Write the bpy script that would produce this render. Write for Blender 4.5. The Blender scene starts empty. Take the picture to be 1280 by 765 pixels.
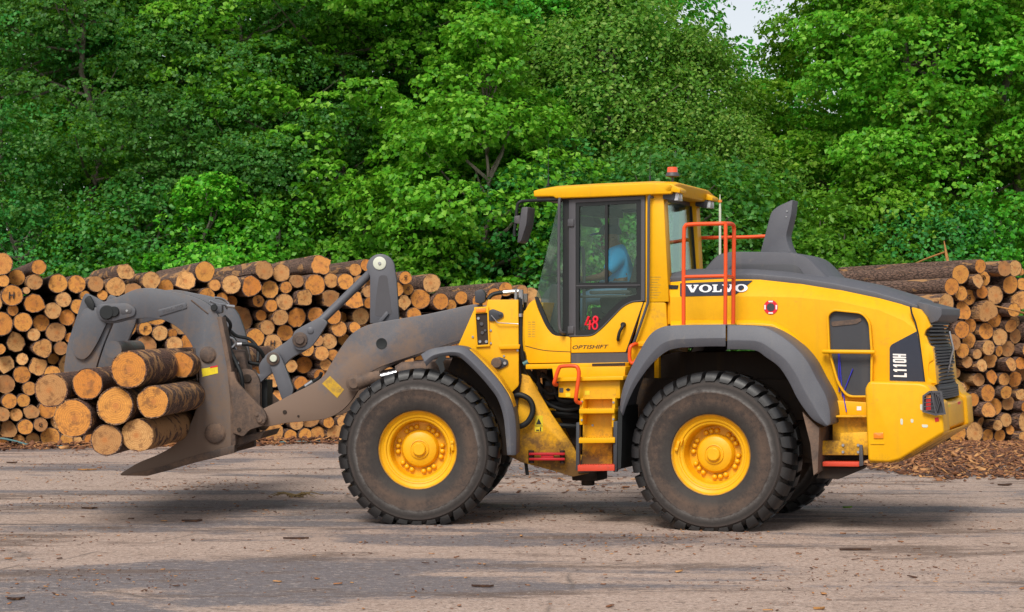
import bpy, bmesh, math, random
import numpy as np
from mathutils import Vector, Matrix
random.seed(7)
SC = bpy.context.scene
COL = SC.collection
rad = math.radians

# ------------------------------------------------------------------ camera
FPX, CAM_H, HORIZ = 2500.0, 1.969, 408.4          # focal length in photo pixels, eye height, horizon row (1280 x 765)
cd = bpy.data.cameras.new('camera'); cam = bpy.data.objects.new('camera', cd); COL.objects.link(cam)
cd.sensor_width = 36.0; cd.lens = 36.0 * FPX / 1280.0
cd.shift_y = (HORIZ - 382.5) / 1280.0
cd.clip_start = 0.1; cd.clip_end = 3000
cam.location = (0, 0, CAM_H); cam.rotation_euler = (rad(90), 0, 0)
SC.camera = cam
# ------------------------------------------------------------------ sky and sun (bright, lightly overcast day)
SUN_EL, SUN_AZ = rad(47), rad(198)                # azimuth: direction the light comes from, clockwise from +Y
w = bpy.data.worlds.new('World'); SC.world = w; w.use_nodes = True
nt = w.node_tree; nt.nodes.clear()
out = nt.nodes.new('ShaderNodeOutputWorld'); bg = nt.nodes.new('ShaderNodeBackground')
sky = nt.nodes.new('ShaderNodeTexSky'); sky.sky_type = 'NISHITA'; sky.sun_disc = False
sky.sun_elevation = SUN_EL; sky.sun_rotation = SUN_AZ
sky.air_density = 1.0; sky.dust_density = 1.5; sky.ozone_density = 1.0
hs = nt.nodes.new('ShaderNodeHueSaturation'); hs.inputs['Saturation'].default_value = 0.30
nt.links.new(sky.outputs[0], hs.inputs['Color']); nt.links.new(hs.outputs[0], bg.inputs[0]); nt.links.new(bg.outputs[0], out.inputs[0])
bg.inputs[1].default_value = 0.065
ld = bpy.data.lights.new('sun', 'SUN'); ld.energy = 1.5; ld.angle = rad(24); ld.color = (1.0, 0.95, 0.87)
sun = bpy.data.objects.new('sun', ld); COL.objects.link(sun)
sd = Vector((math.sin(SUN_AZ) * math.cos(SUN_EL), math.cos(SUN_AZ) * math.cos(SUN_EL), math.sin(SUN_EL)))
sun.rotation_euler = sd.to_track_quat('Z', 'Y').to_euler(); sun.location = sd * 60
vs = SC.view_settings; vs.view_transform = 'Standard'; vs.look = 'None'; vs.exposure = 1.17; vs.gamma = 1.0; vs.use_curve_mapping = False
SC.render.resolution_x = 1024; SC.render.resolution_y = 612

# ------------------------------------------------------------------ pixels to places
def ray(x, y): return Vector(((x - 640) / FPX, 1.0, (HORIZ - y) / FPX))
def on_ground(x, y, z=0.0):
    d = ray(x, y); t = (z - CAM_H) / d.z; return Vector((d.x * t, t, z))
def at_depth(x, y, D):
    d = ray(x, y); return Vector((d.x * D, D, CAM_H + d.z * D))

class Frame:
    """a frame with x forward, y towards the operator's door side, z up"""
    def __init__(s, O, psi):
        s.O = O.copy(); s.psi = psi
        s.M = Matrix.Translation(O) @ Matrix.Rotation(math.pi - psi, 4, 'Z'); s.I = s.M.inverted()
        s.f = (s.M.to_3x3() @ Vector((1, 0, 0))); s.n = (s.M.to_3x3() @ Vector((0, 1, 0)))
    def px(s, x, y, side):
        C = Vector((0, 0, CAM_H)); d = ray(x, y)
        t = (side - (C - s.O).dot(s.n)) / d.dot(s.n)
        return s.I @ (C + d * t)
PSR, PSF = 0.3477, 0.0727
HUB_R, HUB_F = 0.7325, 0.743
def fdir(p): return Vector((-math.cos(p), math.sin(p), 0))
JOINT = Vector((2.3514, 20.4986, 0)) + 1.65 * fdir(PSR)
R = Frame(JOINT, PSR); F = Frame(JOINT, PSF)
FtoR = R.I @ F.M

# ------------------------------------------------------------------ materials
MATS = {}
def newmat(name):
    m = bpy.data.materials.new(name); m.use_nodes = True; t = m.node_tree
    b = t.nodes['Principled BSDF']; MATS[name] = m
    return m, t, b
def nd(t, typ, **kw):
    n = t.nodes.new(typ)
    for k, v in kw.items(): setattr(n, k, v)
    return n
def mixc(t, fac, a, b, mode='MIX'):
    n = nd(t, 'ShaderNodeMix', data_type='RGBA', blend_type=mode)
    for sock, v in ((n.inputs[0], fac), (n.inputs[6], a), (n.inputs[7], b)):
        if hasattr(v, 'links'): t.links.new(v, sock)
        elif isinstance(v, (int, float)): sock.default_value = v
        else: sock.default_value = (*v, 1) if len(v) == 3 else v
    return n.outputs[2]
def ramp(t, fac, stops):
    n = nd(t, 'ShaderNodeValToRGB'); t.links.new(fac, n.inputs[0])
    el = n.color_ramp.elements
    while len(el) < len(stops): el.new(0.5)
    for e, (p, c) in zip(el, stops):
        e.position = p; e.color = (c, c, c, 1) if isinstance(c, (int, float)) else (*c, 1)
    return n.outputs[0]
def coords(t, scale=(1, 1, 1), kind='Object'):
    tc = nd(t, 'ShaderNodeTexCoord'); mp = nd(t, 'ShaderNodeMapping'); mp.inputs['Scale'].default_value = scale
    t.links.new(tc.outputs[kind], mp.inputs[0]); return mp.outputs[0]
def noise(t, vec, scale, detail=6, rough=0.6, dist=0.0):
    n = nd(t, 'ShaderNodeTexNoise'); t.links.new(vec, n.inputs['Vector'])
    n.inputs['Scale'].default_value = scale; n.inputs['Detail'].default_value = detail; n.inputs['Roughness'].default_value = rough
    n.inputs['Distortion'].default_value = dist
    return n.outputs[0]
def math_(t, op, a, b=0.5, c=None):
    n = nd(t, 'ShaderNodeMath', operation=op)
    for i, v in enumerate((a, b) if c is None else (a, b, c)):
        if hasattr(v, 'links'): t.links.new(v, n.inputs[i])
        else: n.inputs[i].default_value = v
    return n.outputs[0]
def bump(t, b, h, strength=0.3, dist=0.01):
    n = nd(t, 'ShaderNodeBump'); n.inputs['Strength'].default_value = strength; n.inputs['Distance'].default_value = dist
    t.links.new(h, n.inputs['Height']); t.links.new(n.outputs[0], b.inputs['Normal'])
def paint(name, col, rough=0.45, dirt=(0.16, 0.10, 0.065), amt=0.25, scale=3.0, metal=0.0, low=None, coat=0.0, fine=0.0, spec=0.4):
    """paint with grime: amt = share of the surface that is grimy; low=(z0, z1): mud thrown up from below, thick under z0 and gone over z1"""
    m, t, b = newmat(name)
    v = coords(t)
    n1 = noise(t, v, scale, 8, 0.65); n2 = noise(t, v, scale * 9, 4, 0.7)
    k = math_(t, 'MULTIPLY_ADD', n2, 0.35, math_(t, 'MULTIPLY', n1, 0.8))
    if low:
        sp = nd(t, 'ShaderNodeSeparateXYZ'); t.links.new(v, sp.inputs[0])
        mr = nd(t, 'ShaderNodeMapRange'); mr.inputs[1].default_value = low[0]; mr.inputs[2].default_value = low[1]
        mr.inputs[3].default_value = 0.42; mr.inputs[4].default_value = 0.0; t.links.new(sp.outputs[2], mr.inputs[0])
        k = math_(t, 'ADD', k, mr.outputs[0])
    c0 = 0.86 - 0.5 * amt
    fac = ramp(t, k, [(max(0, c0 - 0.12), 0.0), (min(1, c0 + 0.10), 0.9)])
    base = mixc(t, ramp(t, noise(t, v, scale * 0.6, 3), [(0.3, 0.0), (0.75, 1.0)]), col, tuple(c * 0.88 for c in col))
    mott = ramp(t, noise(t, v, scale * 5, 7, 0.75), [(0.42, 0.0), (0.66, 1.0)])
    base = mixc(t, math_(t, 'MULTIPLY', mott, 0.10 + 0.5 * amt), base, tuple(c * 0.62 for c in col))
    strk_ = noise(t, coords(t, (11, 11, 0.9)), 1.0, 5, 0.6)
    base = mixc(t, ramp(t, strk_, [(0.56, 0.0), (0.72, 0.10 + 0.6 * amt)]), base, dirt)
    if fine: base = mixc(t, ramp(t, noise(t, v, 140, 2, 0.8), [(0.45, 0.0), (0.8, fine)]), base, dirt)
    t.links.new(mixc(t, fac, base, dirt), b.inputs['Base Color'])
    t.links.new(math_(t, 'MULTIPLY_ADD', fac, 0.4, rough), b.inputs['Roughness'])
    b.inputs['Metallic'].default_value = metal; b.inputs['Specular IOR Level'].default_value = spec
    if coat: b.inputs['Coat Weight'].default_value = coat; b.inputs['Coat Roughness'].default_value = 0.15
    bump(t, b, n2, 0.06, 0.004)
    return m
YEL = (0.83, 0.415, 0.003)
paint('yellow_paint', YEL, 0.40, (0.32, 0.17, 0.045), 0.12, 2.2, spec=0.25, fine=0.12)
paint('yellow_dusty', YEL, 0.5, (0.11, 0.06, 0.03), 0.22, 3.5, low=(0.2, 1.1), fine=0.25)
paint('yellow_rim', YEL, 0.42, (0.30, 0.17, 0.06), 0.12, 6.0, fine=0.1)
paint('grey_plastic', (0.092, 0.096, 0.114), 0.55, (0.22, 0.19, 0.16), 0.10, 3.0, fine=0.3)
paint('dark_plastic', (0.045, 0.047, 0.055), 0.5, (0.12, 0.10, 0.08), 0.10, 4.0)
paint('decal_slate', (0.040, 0.046, 0.066), 0.6, (0.1, 0.09, 0.08), 0.05, 4.0, spec=0.1)
paint('frame_grey', (0.075, 0.072, 0.08), 0.5, (0.18, 0.15, 0.12), 0.08, 4.0)
paint('rubber', (0.010, 0.012, 0.013), 0.6, (0.08, 0.06, 0.045), 0.10, 8.0)
paint('boom_grey', (0.088, 0.090, 0.104), 0.42, (0.19, 0.125, 0.088), 0.26, 2.6, low=(0.9, 2.1), fine=0.5)
paint('grapple_grey', (0.088, 0.095, 0.112), 0.42, (0.165, 0.112, 0.08), 0.26, 3.0, low=(0.5, 2.1), fine=0.5)
paint('link_grey', (0.112, 0.115, 0.132), 0.45, (0.14, 0.10, 0.08), 0.18, 3.0, fine=0.2)
paint('muddy_steel', (0.07, 0.05, 0.042), 0.65, (0.20, 0.128, 0.088), 0.50, 4.0, fine=0.4)
paint('dark_mud', (0.035, 0.024, 0.018), 0.85, (0.13, 0.07, 0.025), 0.20, 3.0)
paint('orange_rail', (0.80, 0.085, 0.012), 0.4, (0.2, 0.08, 0.04), 0.05, 6.0)
paint('red_step', (0.62, 0.06, 0.025), 0.6, (0.2, 0.08, 0.05), 0.25, 14.0)
paint('red_bar', (0.5, 0.012, 0.02), 0.4, (0.2, 0.08, 0.05), 0.12, 8.0)
paint('steel', (0.45, 0.45, 0.46), 0.35, (0.15, 0.11, 0.08), 0.15, 12.0, metal=0.8)
paint('chrome', (0.8, 0.8, 0.82), 0.12, (0.3, 0.25, 0.2), 0.03, 12.0, metal=1.0)
paint('white_print', (0.8, 0.8, 0.8), 0.5, (0.4, 0.38, 0.35), 0.02, 6.0)
paint('black_print', (0.02, 0.02, 0.02), 0.5, (0.1, 0.1, 0.1), 0.02, 6.0)
paint('red_print', (0.75, 0.012, 0.035), 0.45, (0.3, 0.1, 0.1), 0.02, 6.0)
paint('sticker_yellow', (0.80, 0.62, 0.02), 0.5, (0.25, 0.17, 0.08), 0.20, 14.0)
paint('sticker_worn', (0.62, 0.36, 0.02), 0.6, (0.20, 0.13, 0.07), 0.45, 16.0)
paint('pale_disc', (0.62, 0.64, 0.52), 0.5, (0.3, 0.28, 0.2), 0.05, 8.0)
paint('blue_paint', (0.03, 0.03, 0.45), 0.5, (0.03, 0.03, 0.3), 0.02, 6.0)
paint('skin', (0.17, 0.09, 0.055), 0.5, (0.12, 0.07, 0.05), 0.05, 6.0)
paint('shirt_blue', (0.04, 0.42, 0.85), 0.85, (0.03, 0.30, 0.68), 0.10, 5.0)
paint('denim', (0.20, 0.34, 0.52), 0.9, (0.08, 0.14, 0.25), 0.15, 9.0)
paint('cap_navy', (0.02, 0.03, 0.055), 0.8, (0.03, 0.035, 0.05), 0.05, 9.0)
paint('cap_brim', (0.015, 0.07, 0.25), 0.8, (0.01, 0.03, 0.1), 0.05, 9.0)
paint('seat_fabric', (0.03, 0.032, 0.036), 0.9, (0.06, 0.06, 0.06), 0.08, 9.0)
paint('interior_grey', (0.10, 0.105, 0.11), 0.7, (0.06, 0.06, 0.06), 0.08, 5.0)
paint('rope_teal', (0.10, 0.22, 0.23), 0.7, (0.1, 0.09, 0.07), 0.25, 9.0)
def lamp_mat(name, col):
    m, t, b = newmat(name); b.inputs['Base Color'].default_value = (*col, 1); b.inputs['Roughness'].default_value = 0.2
    b.inputs['Coat Weight'].default_value = 0.6
lamp_mat('amber_lens', (0.85, 0.22, 0.01)); lamp_mat('red_lens', (0.55, 0.01, 0.012)); lamp_mat('clear_lens', (0.55, 0.57, 0.6)); lamp_mat('beacon_lens', (0.85, 0.09, 0.015))
# glass
m, t, b = newmat('glass')
t.nodes.remove(b); o = [n for n in t.nodes if n.type == 'OUTPUT_MATERIAL'][0]
tr = nd(t, 'ShaderNodeBsdfTransparent'); gl = nd(t, 'ShaderNodeBsdfGlossy'); gl.inputs['Roughness'].default_value = 0.03
gl.inputs[0].default_value = (0.75, 0.9, 0.85, 1)
fr = nd(t, 'ShaderNodeFresnel'); fr.inputs[0].default_value = 1.5
df = nd(t, 'ShaderNodeBsdfDiffuse'); df.inputs[0].default_value = (0.35, 0.45, 0.41, 1)
tr.inputs[0].default_value = (0.93, 0.985, 0.955, 1)
dust = ramp(t, noise(t, coords(t), 5, 6, 0.7), [(0.35, 0.003), (0.8, 0.025)])
m1 = nd(t, 'ShaderNodeMixShader'); t.links.new(dust, m1.inputs[0]); t.links.new(tr.outputs[0], m1.inputs[1]); t.links.new(df.outputs[0], m1.inputs[2])
m2 = nd(t, 'ShaderNodeMixShader'); t.links.new(math_(t, 'MULTIPLY', fr.outputs[0], 0.7), m2.inputs[0]); t.links.new(m1.outputs[0], m2.inputs[1]); t.links.new(gl.outputs[0], m2.inputs[2])
t.links.new(m2.outputs[0], o.inputs[0])
# tyre: dried mud on the side wall, bare black rubber on the shoulder
m, t, b = newmat('tyre')
v = coords(t); sp = nd(t, 'ShaderNodeSeparateXYZ'); t.links.new(v, sp.inputs[0])
rr = math_(t, 'SQRT', math_(t, 'ADD', math_(t, 'MULTIPLY', sp.outputs[0], sp.outputs[0]), math_(t, 'MULTIPLY', sp.outputs[2], sp.outputs[2])))
n1 = noise(t, v, 2.8, 8, 0.68); n2 = noise(t, v, 24, 6, 0.75)
rj = math_(t, 'ADD', rr, math_(t, 'MULTIPLY_ADD', n1, 0.10, -0.05))
tone = ramp(t, rj, [(0.405, (0.035, 0.031, 0.028)), (0.46, (0.045, 0.037, 0.032)), (0.53, (0.095, 0.060, 0.042)), (0.60, (0.066, 0.044, 0.033)), (0.615, (0.13, 0.12, 0.113)), (0.635, (0.06, 0.052, 0.048)), (0.66, (0.024, 0.020, 0.018)), (0.69, (0.040, 0.029, 0.024)), (0.715, (0.014, 0.013, 0.013)), (0.80, (0.008, 0.008, 0.009))])
blot = ramp(t, math_(t, 'MULTIPLY_ADD', n2, 0.5, math_(t, 'MULTIPLY', n1, 0.6)), [(0.44, 0.9), (0.60, 0.0)])
side = ramp(t, rj, [(0.66, 1.0), (0.76, 0.15)])
t.links.new(mixc(t, math_(t, 'MULTIPLY', blot, side), tone, (0.028, 0.022, 0.02)), b.inputs['Base Color'])
t.links.new(ramp(t, rj, [(0.66, 0.85), (0.76, 0.45)]), b.inputs['Roughness'])
bump(t, b, n2, 0.25, 0.006)

# ------------------------------------------------------------------ mesh helpers
def fil(pts, r=3.0, n=4):
    """round the corners of a closed outline; a point may carry its own radius"""
    o = []; N = len(pts)
    for i in range(N):
        p = pts[i]; q = Vector(p[:2]); rr_ = p[2] if len(p) > 2 else r
        a = Vector(pts[i - 1][:2]) - q; c = Vector(pts[(i + 1) % N][:2]) - q
        la, lc = a.length, c.length
        d = min(rr_, la * 0.45, lc * 0.45)
        if d < 0.2: o.append((q.x, q.y)); continue
        A = q + a / la * d; B = q + c / lc * d
        for k in range(n + 1):
            u = k / n; z = (1 - u) ** 2 * A + 2 * u * (1 - u) * q + u * u * B; o.append((z.x, z.y))
    return o
def cr(pts, n=6, closed=False):
    """smooth curve through points (any dimension)"""
    P = [Vector(p) for p in pts]; N = len(P); o = []
    rng = range(N) if closed else range(N - 1)
    for i in rng:
        p0 = P[(i - 1) % N] if closed or i > 0 else 2 * P[0] - P[1]
        p1 = P[i]; p2 = P[(i + 1) % N]
        p3 = P[(i + 2) % N] if closed or i + 2 < N else 2 * P[-1] - P[-2]
        for k in range(n):
            u = k / n
            o.append(0.5 * (2 * p1 + (p2 - p0) * u + (2 * p0 - 5 * p1 + 4 * p2 - p3) * u * u + (3 * p1 - p0 - 3 * p2 + p3) * u ** 3))
    if not closed: o.append(P[-1])
    return [tuple(v) for v in o]
class MB:
    def __init__(s): s.v = []; s.f = []; s.m = []
    def add(s, vs, fs, mi=0):
        k = len(s.v); s.v += [Vector(v) for v in vs]; s.f += [[i + k for i in f] for f in fs]; s.m += [mi] * len(fs); return s
    def loft(s, loops, cap=True, closed=True, mi=0):
        n = len(loops[0]); vs = [p for l in loops for p in l]; fs = []
        for i in range(len(loops) - 1):
            for j in range(n if closed else n - 1):
                a = i * n + j; b_ = i * n + (j + 1) % n; fs.append([a, b_, b_ + n, a + n])
        if cap and closed: fs.append(list(range(n))[::-1]); fs.append([(len(loops) - 1) * n + j for j in range(n)])
        return s.add(vs, fs, mi)
    def plate(s, fr, pts, side, th, mi=0):
        """outline seen in the photograph, standing in the plane y=side, th deep behind it"""
        near = [fr.px(x, y, side) for x, y in pts]; far = [Vector((p.x, p.y - th, p.z)) for p in near]
        return s.loft([near, far], mi=mi)
    def ring(s, fr, outer, inner, side, th, mi=0):
        A = [fr.px(x, y, side) for x, y in outer]; B = [fr.px(x, y, side) for x, y in inner]; n = len(A); d = Vector((0, -th, 0))
        vs = A + B + [p + d for p in A] + [p + d for p in B]; fs = []
        for j in range(n):
            k = (j + 1) % n
            fs += [[j, k, n + k, n + j], [2 * n + j, 3 * n + j, 3 * n + k, 2 * n + k], [j, 2 * n + j, 2 * n + k, k], [n + j, n + k, 3 * n + k, 3 * n + j]]
        return s.add(vs, fs, mi)
    def box(s, a, b_, mi=0):
        (x0, y0, z0), (x1, y1, z1) = a, b_
        vs = [(x, y, z) for x in (x0, x1) for y in (y0, y1) for z in (z0, z1)]
        return s.add(vs, [[0, 1, 3, 2], [4, 6, 7, 5], [0, 4, 5, 1], [2, 3, 7, 6], [0, 2, 6, 4], [1, 5, 7, 3]], mi)
    def tube(s, path, r, seg=8, closed=False, cap=True, mi=0):
        P = [Vector(p) for p in path]; n = len(P); loops = []; up = None
        for i in range(n):
            a = P[(i - 1) % n] if closed or i > 0 else P[i]; c = P[(i + 1) % n] if closed or i < n - 1 else P[i]
            tg = (c - a).normalized()
            if up is None:
                up = tg.cross(Vector((0, 0, 1)));
                if up.length < 0.1: up = tg.cross(Vector((0, 1, 0)))
            up = (up - up.dot(tg) * tg).normalized(); bi = tg.cross(up)
            q = r[i] if isinstance(r, (list, tuple)) else r
            loops.append([P[i] + q * (math.cos(2 * math.pi * k / seg) * up + math.sin(2 * math.pi * k / seg) * bi) for k in range(seg)])
        if closed: loops.append(loops[0])
        return s.loft(loops, cap=cap and not closed, mi=mi)
    def cyl(s, a, b_, r0, r1=None, seg=20, mi=0): return s.tube([a, b_], [r0, r0 if r1 is None else r1], seg, mi=mi)
    def lathe(s, c, prof, seg=48, axis='Y', mi=0, a0=0.0):
        """prof: (radius, offset along the axis)"""
        c = Vector(c); loops = []
        for r_, h in prof:
            l = []
            for k in range(seg):
                a = a0 + 2 * math.pi * k / seg; x, z = r_ * math.cos(a), r_ * math.sin(a)
                l.append(c + (Vector((x, h, z)) if axis == 'Y' else Vector((x, z, h))))
            loops.append(l)
        return s.loft(loops, cap=True, mi=mi)
    def pin(s, fr, x, y, side, rpx, h, mi=0, seg=20, depth=0.0):
        """round pin head: centre and radius as seen, standing h proud of the plane"""
        c = fr.px(x, y, side); r_ = (fr.px(x, y - rpx, side) - c).length
        return s.lathe(c, [(r_, -depth), (r_, h * 0.75), (r_ * 0.88, h)], seg, mi=mi)
    def mirror(s):
        n = len(s.v); k = len(s.f); s.v += [Vector((p.x, -p.y, p.z)) for p in s.v]; s.f += [[i + n for i in f[::-1]] for f in s.f[:k]]; s.m += s.m[:k]; return s
    def flip(s):
        s.v = [Vector((p.x, -p.y, p.z)) for p in s.v]; s.f = [f[::-1] for f in s.f]; return s
    def build(s, name, mats, parent=None, fr=None, bevel=0.0, seg=2, sharp=40, kind=None):
        if isinstance(mats, str): mats = [mats]
        me = bpy.data.meshes.new(name); bm = bmesh.new()
        X = FtoR if fr is F else None
        vs = [bm.verts.new(X @ p if X is not None else p) for p in s.v]
        for f, mi in zip(s.f, s.m):
            try: q = bm.faces.new([vs[i] for i in f]); q.material_index = mi; q.smooth = True
            except ValueError: pass
        bmesh.ops.remove_doubles(bm, verts=bm.verts, dist=1e-5)
        bmesh.ops.dissolve_degenerate(bm, edges=bm.edges, dist=1e-5)
        bmesh.ops.recalc_face_normals(bm, faces=bm.faces)
        if bevel:
            ed = [e for e in bm.edges if len(e.link_faces) == 2 and e.calc_face_angle(0) > 0.6]
            bmesh.ops.bevel(bm, geom=ed, offset=bevel, segments=seg, profile=0.5, affect='EDGES', clamp_overlap=True)
            for q in bm.faces: q.smooth = True
        bm.to_mesh(me); bm.free()
        me.set_sharp_from_angle(angle=rad(sharp))
        for m_ in mats: me.materials.append(MATS[m_])
        ob = bpy.data.objects.new(name, me); COL.objects.link(ob); ob.parent = parent
        if kind: ob['kind'] = kind
        return ob
def tag(o, label, cat, group=None):
    o['label'] = label; o['category'] = cat
    if group: o['group'] = group
    return o
def text_mb(body, fr, P0, P1, P2, side, bold=0.0, shear=0.0, thick=0.003):
    """lettering laid on the plane y=side: P0 lower left, P1 lower right, P2 upper left corner as seen"""
    cu = bpy.data.curves.new('t', 'FONT'); cu.body = body; cu.offset = bold; cu.shear = shear; cu.resolution_u = 3
    ob = bpy.data.objects.new('t', cu); COL.objects.link(ob)
    dg = bpy.context.evaluated_depsgraph_get(); me = bpy.data.meshes.new_from_object(ob.evaluated_get(dg))
    V = [v.co.copy() for v in me.vertices]; Fc = [list(p.vertices) for p in me.polygons]
    bpy.data.objects.remove(ob); bpy.data.curves.remove(cu); bpy.data.meshes.remove(me)
    x0 = min(v.x for v in V); x1 = max(v.x for v in V); y0 = min(v.y for v in V); y1 = max(v.y for v in V)
    A, B, C = fr.px(*P0, side), fr.px(*P1, side), fr.px(*P2, side)
    mb = MB(); mb.add([A + (B - A) * ((v.x - x0) / (x1 - x0)) + (C - A) * ((v.y - y0) / (y1 - y0)) for v in V], Fc)
    return mb

def both(fn, name, mats, parent, fr=None, near=None, far=None, **kw):
    """one part on the door side and its twin on the far side"""
    o1 = fn().build(name, mats, parent, fr, **kw); o2 = fn().flip().build(name, mats, parent, fr, **kw)
    return o1, o2

# rims: rust and dried mud on the outer flange
t = MATS['yellow_rim'].node_tree; b = t.nodes['Principled BSDF']; old = b.inputs['Base Color'].links[0].from_socket
sp = nd(t, 'ShaderNodeSeparateXYZ'); v = coords(t); t.links.new(v, sp.inputs[0])
rr = math_(t, 'SQRT', math_(t, 'ADD', math_(t, 'MULTIPLY', sp.outputs[0], sp.outputs[0]), math_(t, 'MULTIPLY', sp.outputs[2], sp.outputs[2])))
rj = math_(t, 'ADD', rr, math_(t, 'MULTIPLY_ADD', noise(t, v, 14, 6, 0.7), 0.03, -0.015))
t.links.new(mixc(t, ramp(t, rj, [(0.376, 0.0), (0.392, 0.85)]), old, (0.20, 0.105, 0.055)), b.inputs['Base Color'])
# ------------------------------------------------------------------ the wheel loader
LD = bpy.data.objects.new('wheel_loader', None); COL.objects.link(LD); LD.matrix_world = R.M
tag(LD, 'yellow articulated wheel loader carrying logs in its grey grapple, operator at the wheel', 'loader')
def part(mb, name, mats, parent=LD, fr=R, **kw): return mb.build(name, mats, parent, fr, **kw)

# ---- wheels
def tyre_mesh(hub):
    mb = MB()
    half = [(0.385, 0.225), (0.40, 0.262), (0.45, 0.288), (0.52, 0.303), (0.585, 0.307), (0.60, 0.312), (0.612, 0.307), (0.66, 0.298),
            (0.69, 0.293), (0.70, 0.280), (0.725, 0.262), (0.742, 0.235), (0.748, 0.20)]
    prof = half + [(0.750, 0.0)] + [(r_, -y) for r_, y in half[::-1]]
    seg = 96; loops = []
    for r_, y in prof: loops.append([Vector((r_ * math.cos(2 * math.pi * k / seg), y, r_ * math.sin(2 * math.pi * k / seg))) for k in range(seg)])
    mb.loft(loops + [loops[0]], cap=False)
    NL = 32
    sec = [(0.712, 0.289), (0.745, 0.283), (0.785, 0.262), (0.803, 0.228), (0.806, 0.12), (0.806, 0.03)]
    for side in (1, -1):
        for k in range(NL):
            a0 = 2 * math.pi * (k + (0.5 if side < 0 else 0)) / NL; hw = 0.365 * 2 * math.pi / NL
            loops = []
            for q in range(4):
                u = -1 + 2 * q / 3
                l = []
                for i, (r_, y) in enumerate(sec):
                    sk = (1 - i / 5.0) * 0.0 + 0.05 * (i / 5.0)      # lugs lean towards the middle
                    wd = hw * (0.82 if i == 0 else 1.0 if i < 4 else 0.9)
                    a = a0 + u * wd + sk
                    l.append(Vector((r_ * math.cos(a), y * side, r_ * math.sin(a))))
                for i, (r_, y) in reversed(list(enumerate(sec))):
                    sk = 0.05 * (i / 5.0); wd = hw * (0.82 if i == 0 else 1.0 if i < 4 else 0.9) * 1.12
                    a = a0 + u * wd + sk
                    rb = min(r_ - 0.02, 0.738); yb = y if i > 2 else y - 0.03
                    l.append(Vector((rb * math.cos(a), yb * side, rb * math.sin(a))))
                loops.append(l)
            mb.loft(loops)
    for p in mb.v:
        if p.z < -hub:
            p.z = -hub + 0.001
    for p in mb.v:
        if p.z < -hub + 0.16: p.y *= 1 + 0.05 * (1 - (p.z + hub) / 0.16)
    return mb
RIM = [(0.385, 0.20), (0.398, 0.222), (0.402, 0.245), (0.392, 0.252), (0.383, 0.244), (0.372, 0.215), (0.345, 0.196), (0.340, 0.200), (0.326, 0.196), (0.318, 0.182),
       (0.300, 0.178), (0.288, 0.165), (0.280, 0.06), (0.268, 0.02), (0.19, 0.02)]
RIMB = [(0.39, -0.22), (0.40, -0.245), (0.38, -0.24), (0.33, -0.19), (0.30, -0.1), (0.19, -0.02)]
HUBP = [(0.195, 0.0), (0.188, 0.055), (0.168, 0.088), (0.130, 0.105), (0.098, 0.108), (0.096, 0.122), (0.086, 0.125), (0.082, 0.118), (0.068, 0.118), (0.064, 0.150), (0.055, 0.157), (0.0, 0.157)]
bm_bolt = MB().lathe((0, 0, 0), [(0.026, -0.02), (0.026, 0.02), (0.022, 0.034), (0.012, 0.042), (0.0, 0.044)], 10)
bolt_me = None
def wheel(name_label, fr, a, side, hub, lockang):
    global bolt_me
    e = bpy.data.objects.new('wheel', None); COL.objects.link(e); e.parent = LD
    p = Vector((a, side * 1.03, hub)); p = FtoR @ p if fr is F else p
    rot = (PSR - PSF if fr is F else 0.0) + (math.pi if side < 0 else 0.0)
    e.location = p; e.rotation_euler = (0, 0, rot)
    e['label'] = name_label
    tyre_mesh(hub).build('tyre', 'tyre', e, sharp=35)
    mb = MB(); seg = 64
    for pr in (RIM, RIMB):
        mb.loft([[Vector((r_ * math.cos(2 * math.pi * k / seg), y, r_ * math.sin(2 * math.pi * k / seg))) for k in range(seg)] for r_, y in pr], cap=False)
    mb.build('rim', 'yellow_rim', e, sharp=30)
    MB().lathe((0, 0.0, 0), HUBP, 48).build('hub', 'yellow_rim', e, sharp=30)
    if side > 0:
        for g in range(6):
            for q in (-1, 0, 1):
                an = rad(60 * g + 14 + q * 14.5 + lockang * 0.3); c = (0.2255 * math.cos(an), 0.02, 0.2255 * math.sin(an))
                if bolt_me is None:
                    o = bm_bolt.build('wheel_bolt', 'yellow_rim', e, sharp=50); bolt_me = o.data
                else:
                    o = bpy.data.objects.new('wheel_bolt', bolt_me); COL.objects.link(o); o.parent = e
                o.location = c
        mb = MB(); an = rad(lockang)
        for da, rr_, w_, h_, d_ in ((0.0, 0.345, 0.075, 0.026, 0.03), (0.10, 0.315, 0.06, 0.012, 0.035), (-0.13, 0.35, 0.028, 0.03, 0.04)):
            c = Vector((rr_ * math.cos(an + da), 0.2, rr_ * math.sin(an + da))); tx = Vector((-math.sin(an), 0, math.cos(an))); nx = Vector((math.cos(an), 0, math.sin(an)))
            mb.loft([[c + tx * sx * w_ + nx * sz * h_ + Vector((0, dy, 0)) for sx, sz in ((-.5, -.5), (.5, -.5), (.5, .5), (-.5, .5))] for dy in (-0.03, d_)])
        mb.build('lock_ring_clip', 'yellow_rim', e, bevel=0.004)
    return e
wheel('muddy front wheel on the door side, tyre flattened under the load', F, 1.65, 1, HUB_F, 175)
wheel('front wheel on the far side, mostly hidden', F, 1.65, -1, HUB_F, 0)
wheel('muddy rear wheel on the door side under the grey fender', R, -1.65, 1, HUB_R, 15)
wheel('rear wheel on the far side, mostly hidden', R, -1.65, -1, HUB_R, 0)

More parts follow.
